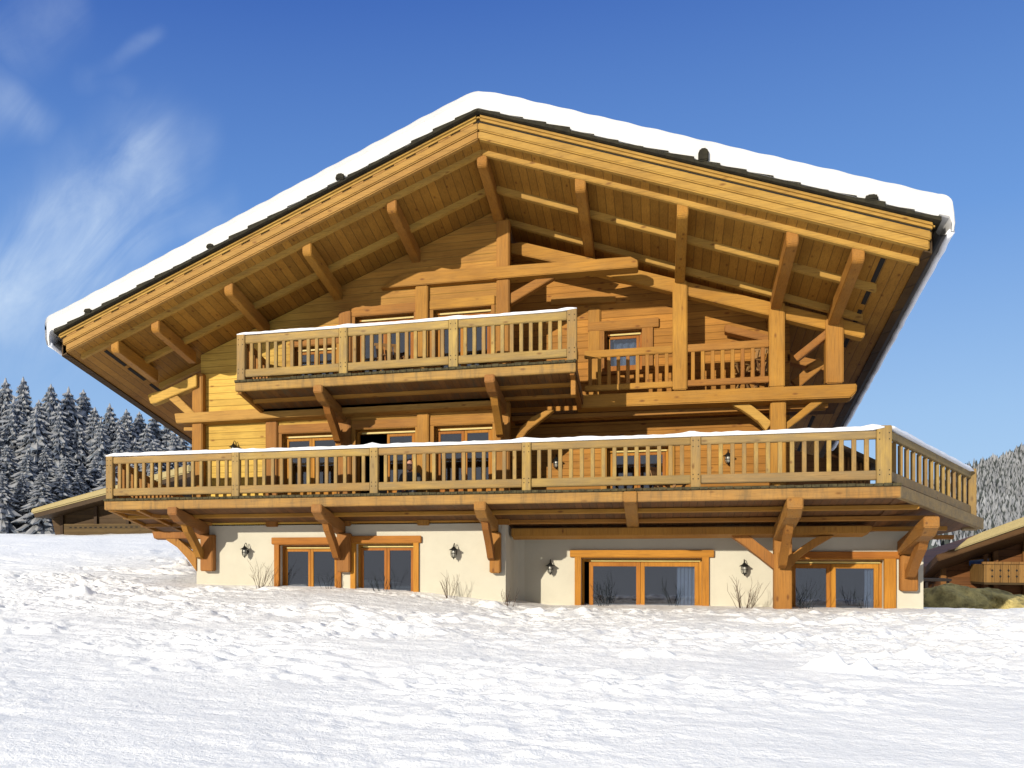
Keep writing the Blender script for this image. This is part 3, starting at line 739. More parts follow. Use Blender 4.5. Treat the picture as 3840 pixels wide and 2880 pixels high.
# lower balcony: deck sheet is the part
YB = -1.65; LZ = 2.91
LX = [-1.35 + 3.056 * i for i in range(6)]
x0d, x1d = -1.49, 14.185
FAR = Vector((16.154, 2, 2.423))         # foot of the rear corner post on the splayed side
def dz_(y): return -K * (y - YB)
deck = MB()
zt, zb = LZ, LZ - 0.045
def deck_poly(pts, thick):
    n = len(pts)
    return pts + [(x, y, z - thick) for x, y, z in pts], [tuple(range(n)), tuple(range(2 * n - 1, n - 1, -1))] + [(i, i + n, (i + 1) % n + n, (i + 1) % n) for i in range(n)]
DT = 0.19
pts = [(x0d, YB + 0.05, zt), (x1d + 0.02, YB + 0.05, zt), (14.185, 0.0, zt + dz_(0) * 0.9), (14.185, RY, zt + dz_(RY)), (x0d, RY, zt + dz_(RY))]
deck.add(*deck_poly(pts, DT))
deck.add(*deck_poly([(x0d, RY, zt + dz_(RY)), (0.1, RY, zt + dz_(RY)), (0.1, 5, zt + dz_(5)), (x0d, 5, zt + dz_(5))], DT))
deck.add(*deck_poly([(x1d - 0.03, YB + 0.05, zt), (FAR.x + 0.08, FAR.y + 0.05, FAR.z + 0.0), (14.185, RY, zt + dz_(RY))], DT))
deck.add(*deck_poly([(FAR.x + 0.08, FAR.y + 0.05, FAR.z), (14.7, 3.4, zt + dz_(3.0)), (14.185, RY, zt + dz_(RY))], DT))
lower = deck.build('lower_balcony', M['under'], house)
lower['label'] = 'long snow-capped timber balcony along the middle floor'
# mossy board ends above the fascia
mo = MB(); x = x0d
while x < x1d:
    w = random.uniform(0.125, 0.15)
    mo.box(x + 0.004, min(x + w, x1d + 0.05), LZ - 0.04, LZ + random.uniform(0.0, 0.012), YB - 0.05 - random.uniform(0, 0.012), 0.14)
    x += w + 0.006
put('board_ends', mo.mesh('board_ends', M['moss']), lower)
xs_f = [x0d, 9.611, 9.834, x1d]
put('deck_fascia', MB().box(x0d, xs_f[1] - 0.005, LZ - 0.235, LZ - 0.03, YB, 0.09).mesh('deck_fascia', M['deck_edge'], 0.012), lower)
put('deck_fascia', MB().box(xs_f[2] + 0.005, x1d, LZ - 0.24, LZ - 0.03, YB, 0.09).mesh('deck_fascia', M['deck_edge'], 0.012), lower)
for y, xl, xr_ in ((-0.85, x0d + 0.02, 14.185 + 0.45), (0.02, x0d + 0.02, 14.185 + 0.9), (0.95, 7.3, 14.185 + 1.3), (1.75, 15.2, 14.185 + 1.6)):
    zj = LZ + dz_(y) - DT
    put('joist', MB().box(xl, xr_, zj - 0.065, zj + 0.01, y, 0.1).mesh('joist', M['beam_x'], 0.008), lower)
for xx in (x0d + 0.05, x0d + 0.75):
    put('side_bearer', MB().box(xx, xx + 0.1, LZ - 0.27, LZ - 0.18, YB + 0.09, 5.0).mesh('side_bearer', M['beam_y'], 0.008), lower)
put('side_bearer', MB().bar((x0d + 0.15, YB + 0.1, LZ - 0.2), (0.4, 0.0, LZ - 0.5), 0.1, 0.14).mesh('side_bearer', M['beam_y'], 0.008), lower)
# splayed right side
A0 = Vector((14.02, YB + 0.05, LZ)); D2 = (FAR - A0); 
def along(t, dz=0.0): return A0 + D2 * t + Vector((0, 0, dz))
nrm = Vector((D2.y, -D2.x, 0)).normalized()
sd = MB(); e0 = Vector((x1d, YB + 0.0, LZ - 0.03)); e1 = Vector((FAR.x + 0.2, FAR.y, FAR.z - 0.03))
sd.strip([e0, e0 + Vector((0, 0, -0.22)), e1 + Vector((0, 0, -0.22)), e1], -nrm * 0.1)
put('deck_fascia', sd.mesh('deck_fascia', M['rail_dark_x'], 0.01), lower)
put('deck_fascia', MB().box(16.002, 16.289, 2.191, 2.386, 2.0, 0.2).mesh('deck_fascia', M['rail_dark_x'], 0.012), lower)
for t in (0.0, 0.25, 0.5, 0.75, 1.0): pass
RT0, RT1, RB0, RB1 = 3.845, 3.70, 3.145, 2.985
def rail_run(parent, xa, xb, z0, z1, y, d, mat, name):
    put(name, MB().box(xa, xb, z0, z1, y, d).mesh(name, mat, 0.012), parent)
for i, x in enumerate(LX):
    w = 0.085 if i < 5 else 0.115
    screwed_post(x - w, x + w, LZ - 0.005, LZ + (0.99 if i < 5 else 1.01), YB - 0.03, 0.15, lower)
    if i < 5:
        xa, xb = x + 0.085, LX[i + 1] - (0.085 if i < 4 else 0.115)
        mt = M['rail_x'] if i < 4 else M['rail_dark_x']
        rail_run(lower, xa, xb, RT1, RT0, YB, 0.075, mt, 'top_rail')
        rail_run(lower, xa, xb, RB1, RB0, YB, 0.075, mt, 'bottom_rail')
        for k in range(14):
            baluster(lower, xa + (xb - xa) * (k + 0.75) / 14.5, YB + 0.06, RB0 - 0.01, RT1 + 0.01)
# return railing on the splayed side
for dz0, dz1, nm in ((RT1 - LZ, RT0 - LZ, 'top_rail'), (RB1 - LZ - 0.02, RB0 - LZ, 'bottom_rail')):
    a, b = along(0.0), along(0.985)
    q = [a + Vector((0, 0, dz0)), a + Vector((0, 0, dz1)), b + Vector((0, 0, dz1 * 0.97)), b + Vector((0, 0, dz0 * 0.97))]
    put(nm, MB().strip(q, -nrm * 0.075).mesh(nm, M['rail_dark_x'], 0.012), lower)
put('railing_post', MB().box(FAR.x - 0.07, FAR.x + 0.07, FAR.z - 0.02, FAR.z + 0.97, FAR.y - 0.03, 0.14, 0).mesh('railing_post', M['rail_z'], 0.012), lower)
for k in range(13):
    p = along(0.05 + 0.92 * (k + 0.5) / 13)
    baluster(lower, p.x - nrm.x * 0.06, p.y - nrm.y * 0.06, p.z + (RB0 - LZ) - 0.02, p.z + (RT1 - LZ))
# return railing on the left side, running back along the flank
lr = MB(); LS = x0d + 0.18
lr.box(LS - 0.035, LS + 0.035, RT1, RT0, YB + 0.12, 5.2).box(LS - 0.035, LS + 0.035, RB1, RB0, YB + 0.12, 5.2)
put('side_rails', lr.mesh('side_rails', M['beam_y'], 0.008), lower)
lb = MB()
for k in range(24):
    y = YB + 0.35 + k * 0.205
    lb.box(LS - 0.035, LS + 0.035, RB0 - K * (y - YB), RT1 - K * (y - YB) + 0.02, y, 0.07, 0)
o = put('side_balusters', lb.mesh('side_balusters', M['beam_z']), lower); o['kind'] = 'stuff'
snow_cap('snow_cap', [(x0d + 0.06, YB + 0.03, LZ + 0.965), (LX[1], YB + 0.03, RT0 + 0.02), (LX[5] - 0.2, YB + 0.03, RT0 + 0.01), (LX[5], YB + 0.03, LZ + 0.98)], 0.15, lower, 0.075, [(0.1, 0.0), (3.1, 0.035), (6.15, 0.04), (9.2, 0.04), (12.25, 0.04), (15.2, 0.03)], 2)
snow_cap('snow_cap', [along(0.0, 0.985), along(0.06, RT0 - LZ + 0.02), along(0.97, (RT0 - LZ) * 0.97)], 0.15, lower, 0.085, (), 5)

# upper balcony
UZ = 5.38; UXp = [1.83 + 2.28 * i for i in range(4)]; ux0, ux1 = 1.69, 8.74
ud = MB()
ud.add(*deck_poly([(ux0, YB + 0.05, UZ), (ux1, YB + 0.05, UZ), (ux1, 0.45, UZ - K * 2.1), (ux0, 0.02, UZ - K * 1.67)], 0.17))
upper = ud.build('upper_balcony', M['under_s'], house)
upper['label'] = 'short snow-capped timber balcony under the ridge'
mo = MB(); x = ux0
while x < ux1:
    w = random.uniform(0.125, 0.15)
    mo.box(x + 0.004, min(x + w, ux1), UZ - 0.035, UZ + random.uniform(0.0, 0.02), YB - 0.045 - random.uniform(0, 0.012), 0.14)
    x += w + 0.006
put('board_ends', mo.mesh('board_ends', M['moss']), upper)
put('deck_fascia', MB().box(ux0, ux1, UZ - 0.215, UZ - 0.03, YB, 0.08).mesh('deck_fascia', M['deck_edge'], 0.012), upper)
for xx in (ux0 + 0.03, ux1 - 0.12):
    put('side_bearer', MB().box(xx, xx + 0.09, UZ - 0.26, UZ - 0.16, YB + 0.08, 1.6 if xx < 3 else 2.0).mesh('side_bearer', M['beam_y'], 0.008), upper)
    if xx > 3: put('side_bearer', MB().box(xx, xx + 0.09, UZ - 0.6, UZ - 0.2, YB + 0.35, 0.2).mesh('side_bearer', M['beam_y'], 0.008), upper)
for y in (-0.95, -0.3):
    put('joist', MB().box(ux0 + 0.12, ux1 - 0.12, UZ + dz_(y) - 0.17 - 0.06, UZ + dz_(y) - 0.16, y, 0.09).mesh('joist', M['beam_x'], 0.008), upper)
UT0, UT1, UB0, UB1 = UZ + 0.955, UZ + 0.79, UZ + 0.235, UZ + 0.075
for i, x in enumerate(UXp):
    screwed_post(x - 0.09, x + 0.09, UZ - 0.005, UZ + 1.0, YB - 0.03, 0.15, upper)
    if i < 3:
        xa, xb = x + 0.09, UXp[i + 1] - 0.09
        rail_run(upper, xa, xb, UT1, UT0, YB, 0.075, M['rail_x'], 'top_rail')
        rail_run(upper, xa, xb, UB1, UB0, YB, 0.075, M['rail_x'], 'bottom_rail')
        for k in range(11):
            baluster(upper, xa + (xb - xa) * (k + 0.75) / 11.5, YB + 0.06, UB0 - 0.01, UT1 + 0.01)
for xx, ln in ((ux0 + 0.14, 1.5), (ux1 - 0.14, 2.0)):
    sr = MB()
    sr.box(xx - 0.035, xx + 0.035, UT1, UT0 - 0.02, YB + 0.12, ln).box(xx - 0.035, xx + 0.035, UB1, UB0, YB + 0.12, ln)
    put('side_rails', sr.mesh('side_rails', M['beam_y'], 0.008), upper)
lb = MB()
for xx, n_ in ((ux0 + 0.14, 7), (ux1 - 0.14, 9)):
    for k in range(n_):
        y = YB + 0.3 + k * 0.2
        lb.box(xx - 0.033, xx + 0.033, UB0 - K * (y - YB), UT1 - K * (y - YB) + 0.02, y, 0.066, 0)
o = put('side_balusters', lb.mesh('side_balusters', M['beam_z']), upper); o['kind'] = 'stuff'
snow_cap('snow_cap', [(ux0 + 0.06, YB + 0.03, UZ + 0.985), (UXp[1], YB + 0.03, UT0 + 0.015), (UXp[3] - 0.25, YB + 0.03, UT0 + 0.01), (UXp[3] + 0.09, YB + 0.03, UZ + 0.99)], 0.15, upper, 0.06, [(2.4, 0.03), (4.7, 0.035)], 8)
# loggia railing
lz = 5.039
logg = MB()
lxa, lxb, lxc, lxd = 8.749, 10.5, 10.78, 12.31
lt0, lt1, lb0, lb1 = 5.969, 5.817, 5.239, 5.115
logg.box(lxa, lxb, lt1, lt0, 0.55, 0.075)
loggia = logg.build('loggia_railing', M['beam_x'], house, bevel=0.012)
put('top_rail', MB().box(lxc, lxd, lt1, lt0, 0.55, 0.075).mesh('top_rail', M['beam_x'], 0.012), loggia)
for a, b, n_ in ((lxa, lxb, 9), (lxc, lxd, 8)):
    put('bottom_rail', MB().box(a, b, lb1, lb0, 0.55, 0.075).mesh('bottom_rail', M['beam_x'], 0.012), loggia)
    for k in range(n_): 
        o = baluster(loggia, a + (b - a) * (k + 0.6) / (n_ + 0.2), 0.61, lb0 - 0.01, lt1 + 0.01, BALO)
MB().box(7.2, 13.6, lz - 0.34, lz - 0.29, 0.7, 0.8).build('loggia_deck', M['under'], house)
for y in (0.78, 1.1):
    MB().box(7.2, 13.4, lz - 0.45, lz - 0.34, y, 0.08).build('loggia_joist', M['beam_x'], house, bevel=0.006)

# ------------------------------------------------------------------ wall lanterns
def lantern_parts(root):
    """origin on the wall at the fixing plate; lamp hangs in front (-y)"""
    b = MB(); b.lathe([(0.0, 0.0), (0.055, 0.0), (0.055, 0.02), (0.0, 0.02)], 12)
    b.v = [(x, -z, y) for x, y, z in b.v]
    arm = [(0, -0.02, 0.0)]
    for i in range(11):
        t = math.pi * i / 10; arm.append((0, -0.1 + 0.08 * math.cos(t) - 0.0, 0.14 + 0.1 * math.sin(t)))
    arm = [(0, -0.01, -0.02), (0, -0.02, 0.06)] + arm[1:]
    b.tube(arm, 0.009, 6)
    b.tube([(0, -0.02, -0.02), (0, -0.07, -0.05), (0, -0.12, -0.1), (0, -0.18, -0.12)], 0.007, 5)
    put('wall_arm', b.mesh('wall_arm', M['iron'], smooth=True), root)
    c = (0, -0.18, 0.0)
    put('lamp_cap', MB().lathe([(0.0, 0.2), (0.012, 0.2), (0.014, 0.16), (0.03, 0.15), (0.05, 0.12), (0.12, 0.075), (0.125, 0.065), (0.06, 0.075), (0, 0.08)], 16, c).mesh('lamp_cap', M['iron'], smooth=True), root)
    put('lamp_glass', MB().lathe([(0.05, 0.07), (0.062, 0.02), (0.06, -0.05), (0.045, -0.095), (0, -0.1)], 14, c).mesh('lamp_glass', M['lamp_glass'], smooth=True), root)
    cg = MB()
    for i in range(6):
        t = 2 * math.pi * i / 6
        cg.tube([(c[0] + r * math.cos(t), c[1] + r * math.sin(t), z) for r, z in ((0.066, 0.07), (0.078, 0.01), (0.074, -0.06), (0.05, -0.115), (0.015, -0.13))], 0.0065, 5)
    cg.lathe([(0.0, -0.17), (0.015, -0.16), (0.018, -0.13), (0.05, -0.118), (0.05, -0.108), (0, -0.108)], 10, c)
    cg.lathe([(0.076, -0.02), (0.083, -0.02), (0.083, -0.01), (0.076, -0.01)], 14, c)
    put('lamp_cage', cg.mesh('lamp_cage', M['iron'], smooth=True), root)
spots = [((1.291, 0, 1.732), 'black iron lantern left of the ground-floor terrace doors, on cream wall', 0.0, 0.84),
         ((6.109, 0, 1.71), 'black iron lantern on cream wall just right of the second terrace door', 0.0, 0.84),
         ((7.974, 1.43, 1.361), 'black iron lantern in the shaded corner left of the wide sliding door', 0.0, 0.84),
         ((11.909, 1.43, 1.371), 'black iron lantern between the wide sliding door and the big timber post', 0.0, 0.84),
         ((1.013, 0, 4.086), 'lantern on yellow boards behind the left end of the lower balcony', 0.0, 0.84),
         ((8.104, 1.43, 3.677), 'lantern in shade on the recessed orange wall left of the balcony window', 0.0, 0.84),
         ((11.597, 1.43, 3.672), 'lantern on sunlit orange boards behind the right part of the lower balcony', 0.0, 0.84)]
lan = None
for p, lb_, r, s in spots:
    if lan is None:
        lan = thing('wall_lantern', (p[0], p[1] - 0.0, p[2]), lb_, 'wall lantern', 'black wall lanterns on the chalet')
        lan.scale = (s, s, s)
        kids = thing('tmp', (0, 0, 0), 'x', 'x'); lantern_parts(kids)
        for ch in list(kids.children):
            ch.parent = lan; ch.matrix_parent_inverse = Matrix.Identity(4)
        bpy.data.objects.remove(kids)
    else: copy_thing(lan, p, lb_, scale=(s, s, s))

# ------------------------------------------------------------------ curtains, people, chairs
def curtain(x0, x1, z0, z1, y, label):
    m = MB(); n = 40; rows = 6; vs = []
    for j in range(rows + 1):
        for i in range(n + 1):
            t = i / n; zz = z0 + (z1 - z0) * j / rows
            vs.append((x0 + (x1 - x0) * t, y + 0.035 * math.sin(t * 34 + 0.6 * math.sin(j)) * (1.0 - 0.3 * j / rows), zz))
    m.v = vs; m.f = [(j * (n + 1) + i, j * (n + 1) + i + 1, (j + 1) * (n + 1) + i + 1, (j + 1) * (n + 1) + i) for j in range(rows) for i in range(n)]
    tag(put('curtain', m.mesh('curtain', M['curtain'], smooth=True, fix=False)), label, 'curtain', 'curtains behind the chalet windows')
curtain(10.599, 11.011, -0.1, 1.5, RY + 0.36, 'pale blue curtain drawn to the right inside the wide ground-floor sliding door')
curtain(14.199, 14.485, -0.1, 1.51, RY + 0.36, 'pale blue curtain inside the sliding door right of the big timber post')
curtain(9.195, 9.933, 5.698, 6.596, RY + 0.36, 'pale blue curtain inside the small upper window beside the loggia')

def chair(name, loc, rot, label, sc=1.0):
    r = thing(name, loc, label, 'chair', 'slatted wooden garden chairs on the balconies')
    def p(nm, mb): 
        o = put(nm, mb.mesh(nm, M['chair_wood'], 0.004)); o.parent = r
    s = MB()
    for i in range(5): s.box(-0.25, 0.25, 0.43, 0.45, -0.22 + i * 0.09, 0.07, 0)
    p('seat', s)
    b = MB()
    for i in range(5):
        t = i / 4; b.strip([(-0.22 + i * 0.1, 0.22, 0.45), (-0.15 + i * 0.1, 0.22, 0.45), (-0.15 + i * 0.1, 0.36, 1.0), (-0.22 + i * 0.1, 0.36, 1.0)], (0, 0.02, 0))
    b.box(-0.25, 0.25, 0.96, 1.02, 0.345, 0.03, 0)
    p('backrest', b)
    for x in (-0.24, 0.24):
        p('leg', MB().bar((x, -0.25, 0), (x, 0.2, 0.66), 0.04, 0.05)); p('leg', MB().bar((x, 0.28, 0), (x, -0.2, 0.66), 0.04, 0.05))
        p('armrest', MB().box(x - 0.03, x + 0.03, 0.64, 0.67, -0.26, 0.52, 0))
    r.rotation_euler = (0, 0, rot); r.scale = (sc, sc, sc)
    return r
def floor1(y): return LZ - K * (y - YB)
def floor2(y): return UZ - K * (y - YB)
chair('garden_chair', (10.474, 0.6, floor1(0.6)), 1.2, 'wooden garden chair on the lower balcony by the recessed balcony door')
chair('garden_chair', (4.879, -0.7, floor2(-0.7)), 0.6, 'wooden garden chair on the upper balcony, seen through the balusters')
chair('garden_chair', (12.035, 1.0, 4.947), -0.8, 'wooden garden chair in the loggia beside the big post')

def person(loc):
    root = thing('person', loc, 'bald person in glasses and dark grey top sitting behind the lower balcony railing', 'person')
    J = {}; verts = []; edges = []; rad = []
    def v(n, co, r, par=None):
        J[n] = len(verts); verts.append(co); rad.append(r)
        if par: edges.append((J[par], J[n]))
    v('pelvis', (0, 0.02, 0.25), 0.15)
    v('waist', (0, 0.03, 0.43), 0.135, 'pelvis'); v('chest', (0, 0.02, 0.63), 0.15, 'waist'); v('upper', (0, 0.02, 0.73), 0.12, 'chest')
    v('neck', (0, 0.01, 0.81), 0.055, 'upper'); v('necktop', (0, -0.005, 0.85), 0.053, 'neck')
    for s, t in ((-1, 'l'), (1, 'r')):
        v('sh' + t, (s * 0.17, 0.02, 0.74), 0.07, 'upper'); v('el' + t, (s * 0.24, -0.02, 0.5), 0.05, 'sh' + t)
        v('wr' + t, (s * 0.14, -0.26, 0.44), 0.033, 'el' + t); v('ha' + t, (s * 0.11, -0.33, 0.435), 0.036, 'wr' + t)
        v('hp' + t, (s * 0.09, -0.02, 0.25), 0.1, 'pelvis'); v('kn' + t, (s * 0.13, -0.40, 0.42), 0.068, 'hp' + t)
        v('an' + t, (s * 0.13, -0.56, 0.1), 0.042, 'kn' + t); v('to' + t, (s * 0.14, -0.72, 0.05), 0.04, 'an' + t)
        for q in range(4):
            fx = s * (0.11 + (q - 1.5) * 0.02)
            v('f%s%da' % (t, q), (fx, -0.385, 0.435), 0.0095, 'ha' + t); v('f%s%db' % (t, q), (fx * 0.98, -0.42 - 0.006 * (q % 3), 0.42), 0.008, 'f%s%da' % (t, q))
        v('th%sa' % t, (s * 0.066, -0.34, 0.44), 0.011, 'ha' + t); v('th%sb' % t, (s * 0.05, -0.375, 0.43), 0.009, 'th%sa' % t)
    me = bpy.data.meshes.new('body'); me.from_pydata(verts, edges, [])
    o = bpy.data.objects.new('body', me); COL.objects.link(o)
    o.modifiers.new('skin', 'SKIN'); ss = o.modifiers.new('sub', 'SUBSURF'); ss.levels = ss.render_levels = 2
    for i, sv in enumerate(me.skin_vertices[0].data): sv.radius = (rad[i], rad[i] * (0.8 if i in (1, 2, 3) else 1)); sv.use_root = (i == 0)
    dg = bpy.context.evaluated_depsgraph_get(); ev = o.evaluated_get(dg)
    nm = bpy.data.meshes.new_from_object(ev); bpy.data.objects.remove(o)
    # head as a shaped ellipsoid with brow, nose, chin, ears
    bm = bmesh.new(); bm.from_mesh(nm)
    nface = len(bm.faces)
    r = bmesh.ops.create_uvsphere(bm, u_segments=24, v_segments=18, radius=1.0)
    for w in r['verts']:
        x, y, z = w.co
        fx = 0.076 * (1 - 0.18 * max(0, -z)); fy = 0.097
        nx, ny, nz = x * fx, y * fy, z * 0.122
        if y < -0.8 and abs(x) < 0.16 and -0.3 < z < 0.12: ny -= 0.022 * (1 - abs(z + 0.1) * 2)
        if y < -0.5 and 0.12 < z < 0.3: ny -= 0.006
        if y < -0.6 and z < -0.6: ny -= 0.012
        w.co = (nx, ny - 0.02, nz + 0.95)
    for s in (-1, 1):
        r = bmesh.ops.create_uvsphere(bm, u_segments=10, v_segments=8, radius=1.0)
        for w in r['verts']: w.co = (w.co.x * 0.012 + s * 0.079, w.co.y * 0.02 - 0.01, w.co.z * 0.033 + 0.945)
    bm.to_mesh(nm); bm.free()
    for m_ in ('grey_cloth', 'blue_cloth', 'skin'): nm.materials.append(M[m_])
    nm.materials.clear() if False else None
    for p_ in nm.polygons:
        c = p_.center
        if c.z > 0.81: p_.material_index = 2
        elif c.y < -0.24 and 0.39 < c.z < 0.5 and abs(c.x) < 0.19 and p_.area < 0.0006: p_.material_index = 2
        elif c.z < 0.3 or c.y < -0.2: p_.material_index = 1
        else: p_.material_index = 0
    nm.shade_smooth()
    b = put('body', nm); b.parent = root
    g = MB()
    for s in (-1, 1):
        ring = [(s * 0.034 + 0.024 * math.cos(a), -0.118 + abs(math.cos(a)) * 0.0, 0.965 + 0.018 * math.sin(a)) for a in [2 * math.pi * i / 12 for i in range(13)]]
        g.tube(ring, 0.003, 5); g.tube([(s * 0.058, -0.116, 0.968), (s * 0.078, -0.02, 0.96)], 0.003, 5)
    g.tube([(-0.01, -0.12, 0.968), (0.01, -0.12, 0.968)], 0.003, 5)
    o = put('glasses', g.mesh('glasses', M['iron'], smooth=True)); o.parent = root
    return root
pp = (5.207, -0.35, 3.693 - 1.072)
person(pp)
ch = chair('garden_chair', (pp[0], pp[1] + 0.06, pp[2] + 0.0), 0.0, 'low wooden garden chair under the sitting person on the lower balcony', 0.93); ch.scale = (0.93, 0.93, 0.5)

# ------------------------------------------------------------------ bare shrubs poking out of the snow
def shrub(x, y, h, n, spread, label, mat='twig', seed=0):
    rr = random.Random(seed)
    z0 = float(ground_h(x, y)) - 0.08
    m = MB()
    def grow(p, d, ln, r, depth):
        pts = [p]; q = p.copy(); dd = d.copy()
        k = 4
        for i in range(k):
            dd = (dd + Vector((rr.uniform(-0.12, 0.12), rr.uniform(-0.12, 0.12), 0.05))).normalized()
            q = q + dd * (ln / k); pts.append(q.copy())
            if depth > 0 and i > 0 and rr.random() < 0.85:
                grow(q, (dd + Vector((rr.uniform(-0.8, 0.8), rr.uniform(-0.6, 0.6), rr.uniform(-0.1, 0.4)))).normalized(), ln * rr.uniform(0.25, 0.5), r * 0.6, depth - 1)
        m.tube(pts, [r * (1 - 0.55 * i / k) for i in range(k + 1)], 5)
    for i in range(int(n * 1.15)):
        a = rr.uniform(-1, 1)
        d = Vector((a * spread, rr.uniform(-0.25, 0.25), 1.0)).normalized()
        grow(Vector((x + a * 0.16 * spread + rr.uniform(-0.05, 0.05), y + rr.uniform(-0.06, 0.06), z0)), d, h * 0.64 * rr.uniform(0.5, 1.0), 0.0058, 1 if rr.random() < 0.7 else 2)
    o = put('bare_shrub', m.mesh('bare_shrub', M[mat], smooth=True, fix=False)); 
    tag(o, label, 'shrub', 'bare twiggy shrubs along the chalet front')
SY = -0.5
shrub(1.789, SY, 0.85, 13, 0.5, 'bare twiggy shrub left of the first terrace door, below a lantern', seed=1)
shrub(6.057, SY, 0.8, 10, 0.42, 'bare twiggy shrub against cream wall right of the second terrace door', seed=2)
shrub(7.308, SY, 0.62, 8, 0.45, 'small bare shrub at the corner where the cream wall steps back', seed=3)
shrub(11.859, 0.6, 0.95, 15, 0.55, 'wide bare shrub between the sliding door and the big timber post', seed=4)
shrub(4.539, SY + 0.2, 0.75, 9, 0.5, 'dark bare shrub in front of the second terrace door', 'twig_dark', 5)
shrub(9.157, 1.0, 0.95, 11, 0.5, 'dark bare shrub in front of the left pane of the wide sliding door', 'twig_dark', 6)
shrub(10.533, 1.0, 0.85, 6, 0.5, 'thin dark bare shrub in front of the right pane of the wide sliding door', 'twig_dark', 7)
shrub(13.001, 1.0, 0.85, 9, 0.4, 'dark bare shrub just right of the big timber post', 'twig_dark', 8)
shrub(14.06, 1.0, 0.85, 6, 0.4, 'thin dark bare shrub in front of the rightmost sliding pane', 'twig_dark', 9)
shrub(3.304, SY + 0.2, 0.7, 6, 0.4, 'thin dark bare shrub in front of the first terrace door', 'twig_dark', 10)

# ------------------------------------------------------------------ neighbouring houses
def gable_poly(pts, y, d, k=0.0):
    return MB().prism(pts, y, d, k)
def neighbour_right():
    Y = 12.0
    r = thing('chalet', (18.754, 12, 0.317), 'neighbouring timber chalet with board balcony at the right edge, old snow on its roof', 'chalet')
    wl = MB(); 
    A = (17.316, -0.107); 
    wl.prism([(17.839, -0.229), (22.956, -0.117), (22.956, 3.079), (21.918, 2.779), (17.839, 1.301)], Y, 8, 0)
    wl.build('wall', M['chalet_wood'], r)
    rf = MB(); rf.prism([(17.446, 1.48), (21.572, 3.091), (21.572, 3.338), (17.389, 1.648)], 10.4, 11, 0.27)
    ro = rf.build('roof', M['hut_eave'], r, bevel=0.02)
    sn = MB(); sn.prism([(17.793, 1.777), (21.572, 3.301), (21.572, 3.584), (18.458, 2.275), (18.116, 2.098), (17.86, 1.854)], 10.3, 11.2, 0.27)
    put('snow_layer', sn.mesh('snow_layer', M['tan_snow'], 0.05), ro)
    for px in (2075, 2120, 2165, 2210):
        zc = 1206 - (px - 2015) * 0.337
        MB().prism([plane_xz(px-7,zc+12,11), plane_xz(px+7,zc+8,11), plane_xz(px+7,zc-4,11), plane_xz(px-7,zc+1,11)], 10.6, 1.4, 0).build('purlin', M['chalet_wood_z'], r)
    for px in (2038, 2128, 2150, 2215):
        MB().prism([plane_xz(px-6,1330,11.9), plane_xz(px+6,1330,11.9), plane_xz(px+6,1200-(px-2030)*0.25,11.9), plane_xz(px-6,1204-(px-2030)*0.25,11.9)], 11.85, 0.2, 0).build('post', M['chalet_wood_z'], r, bevel=0.02)
    wd = MB().prism([(18.526, 1.345), (19.066, 1.347), (19.066, 1.569), (18.526, 1.516)], 11.88, 0.1, 0).build('window', M['chalet_wood_z'], r)
    put('pane', MB().prism([(18.535, 1.346), (19.007, 1.348), (19.007, 1.543), (18.535, 1.49)], 11.86, 0.02, 0).mesh('pane', M['pane_blue']), wd)
    # balcony with cut-out boards
    zt_, zb_ = 1.398, 0.907
    xa = 18.575; bc = MB(); slots = MB()
    n = 26; w = 0.19
    for i in range(n):
        bc.box(xa + i * w, xa + (i + 1) * w - 0.012, zb_, zt_, 10.6, 0.03, 0)
    for i in range(7):
        bc.strip([(xa, 10.63 + i * w, zb_), (xa, 10.63 + (i + 1) * w - 0.012, zb_), (xa, 10.63 + (i + 1) * w - 0.012, zt_), (xa, 10.63 + i * w, zt_)], (0.03, 0, 0))
    bal = bc.build('balcony', M['board_panel'], r)
    for i in range(n):
        xc = xa + (i + 1) * w - 0.006
        for f0, f1 in ((0.25, 0.42), (0.58, 0.75)):
            slots.prism([(xc - 0.028, zb_ + (zt_ - zb_) * (f0 + f1) / 2), (xc, zb_ + (zt_ - zb_) * f0), (xc + 0.028, zb_ + (zt_ - zb_) * (f0 + f1) / 2), (xc, zb_ + (zt_ - zb_) * f1)], 10.594, 0.005, 0)
    put('cut_outs', slots.mesh('cut_outs', M['vent']), bal)
    put('handrail', MB().box(xa - 0.05, xa + n * w, zt_, zt_ + 0.07, 10.55, 0.12, 0).mesh('handrail', M['board_panel'], 0.01), bal)
    put('floor', MB().box(xa, xa + n * w, zb_ - 0.06, zb_ - 0.002, 10.6, 1.3, 0).mesh('floor', M['old_wood']), bal)
    for px in (2060,):
        pass
M['pane_blue'] = plain('blue_reflecting_glass', (0.06, 0.1, 0.22), 0.1, var=0.2)
neighbour_right()
tb = thing('garden_table', (17.17, 9.5, 0.405), 'dark table beside the right corner of the big chalet', 'table')
MB().box(16.847, 17.554, 0.948, 1.022, 9.5, 0.8, 0).build('table_top', M['dark'], tb, bevel=0.01)
for px in (2000, 2046): MB().box(plane_x(px,9.6), plane_x(px+5,9.6), 0.029, 0.945, 9.6, 0.08, 0).build('leg', M['dark'], tb)
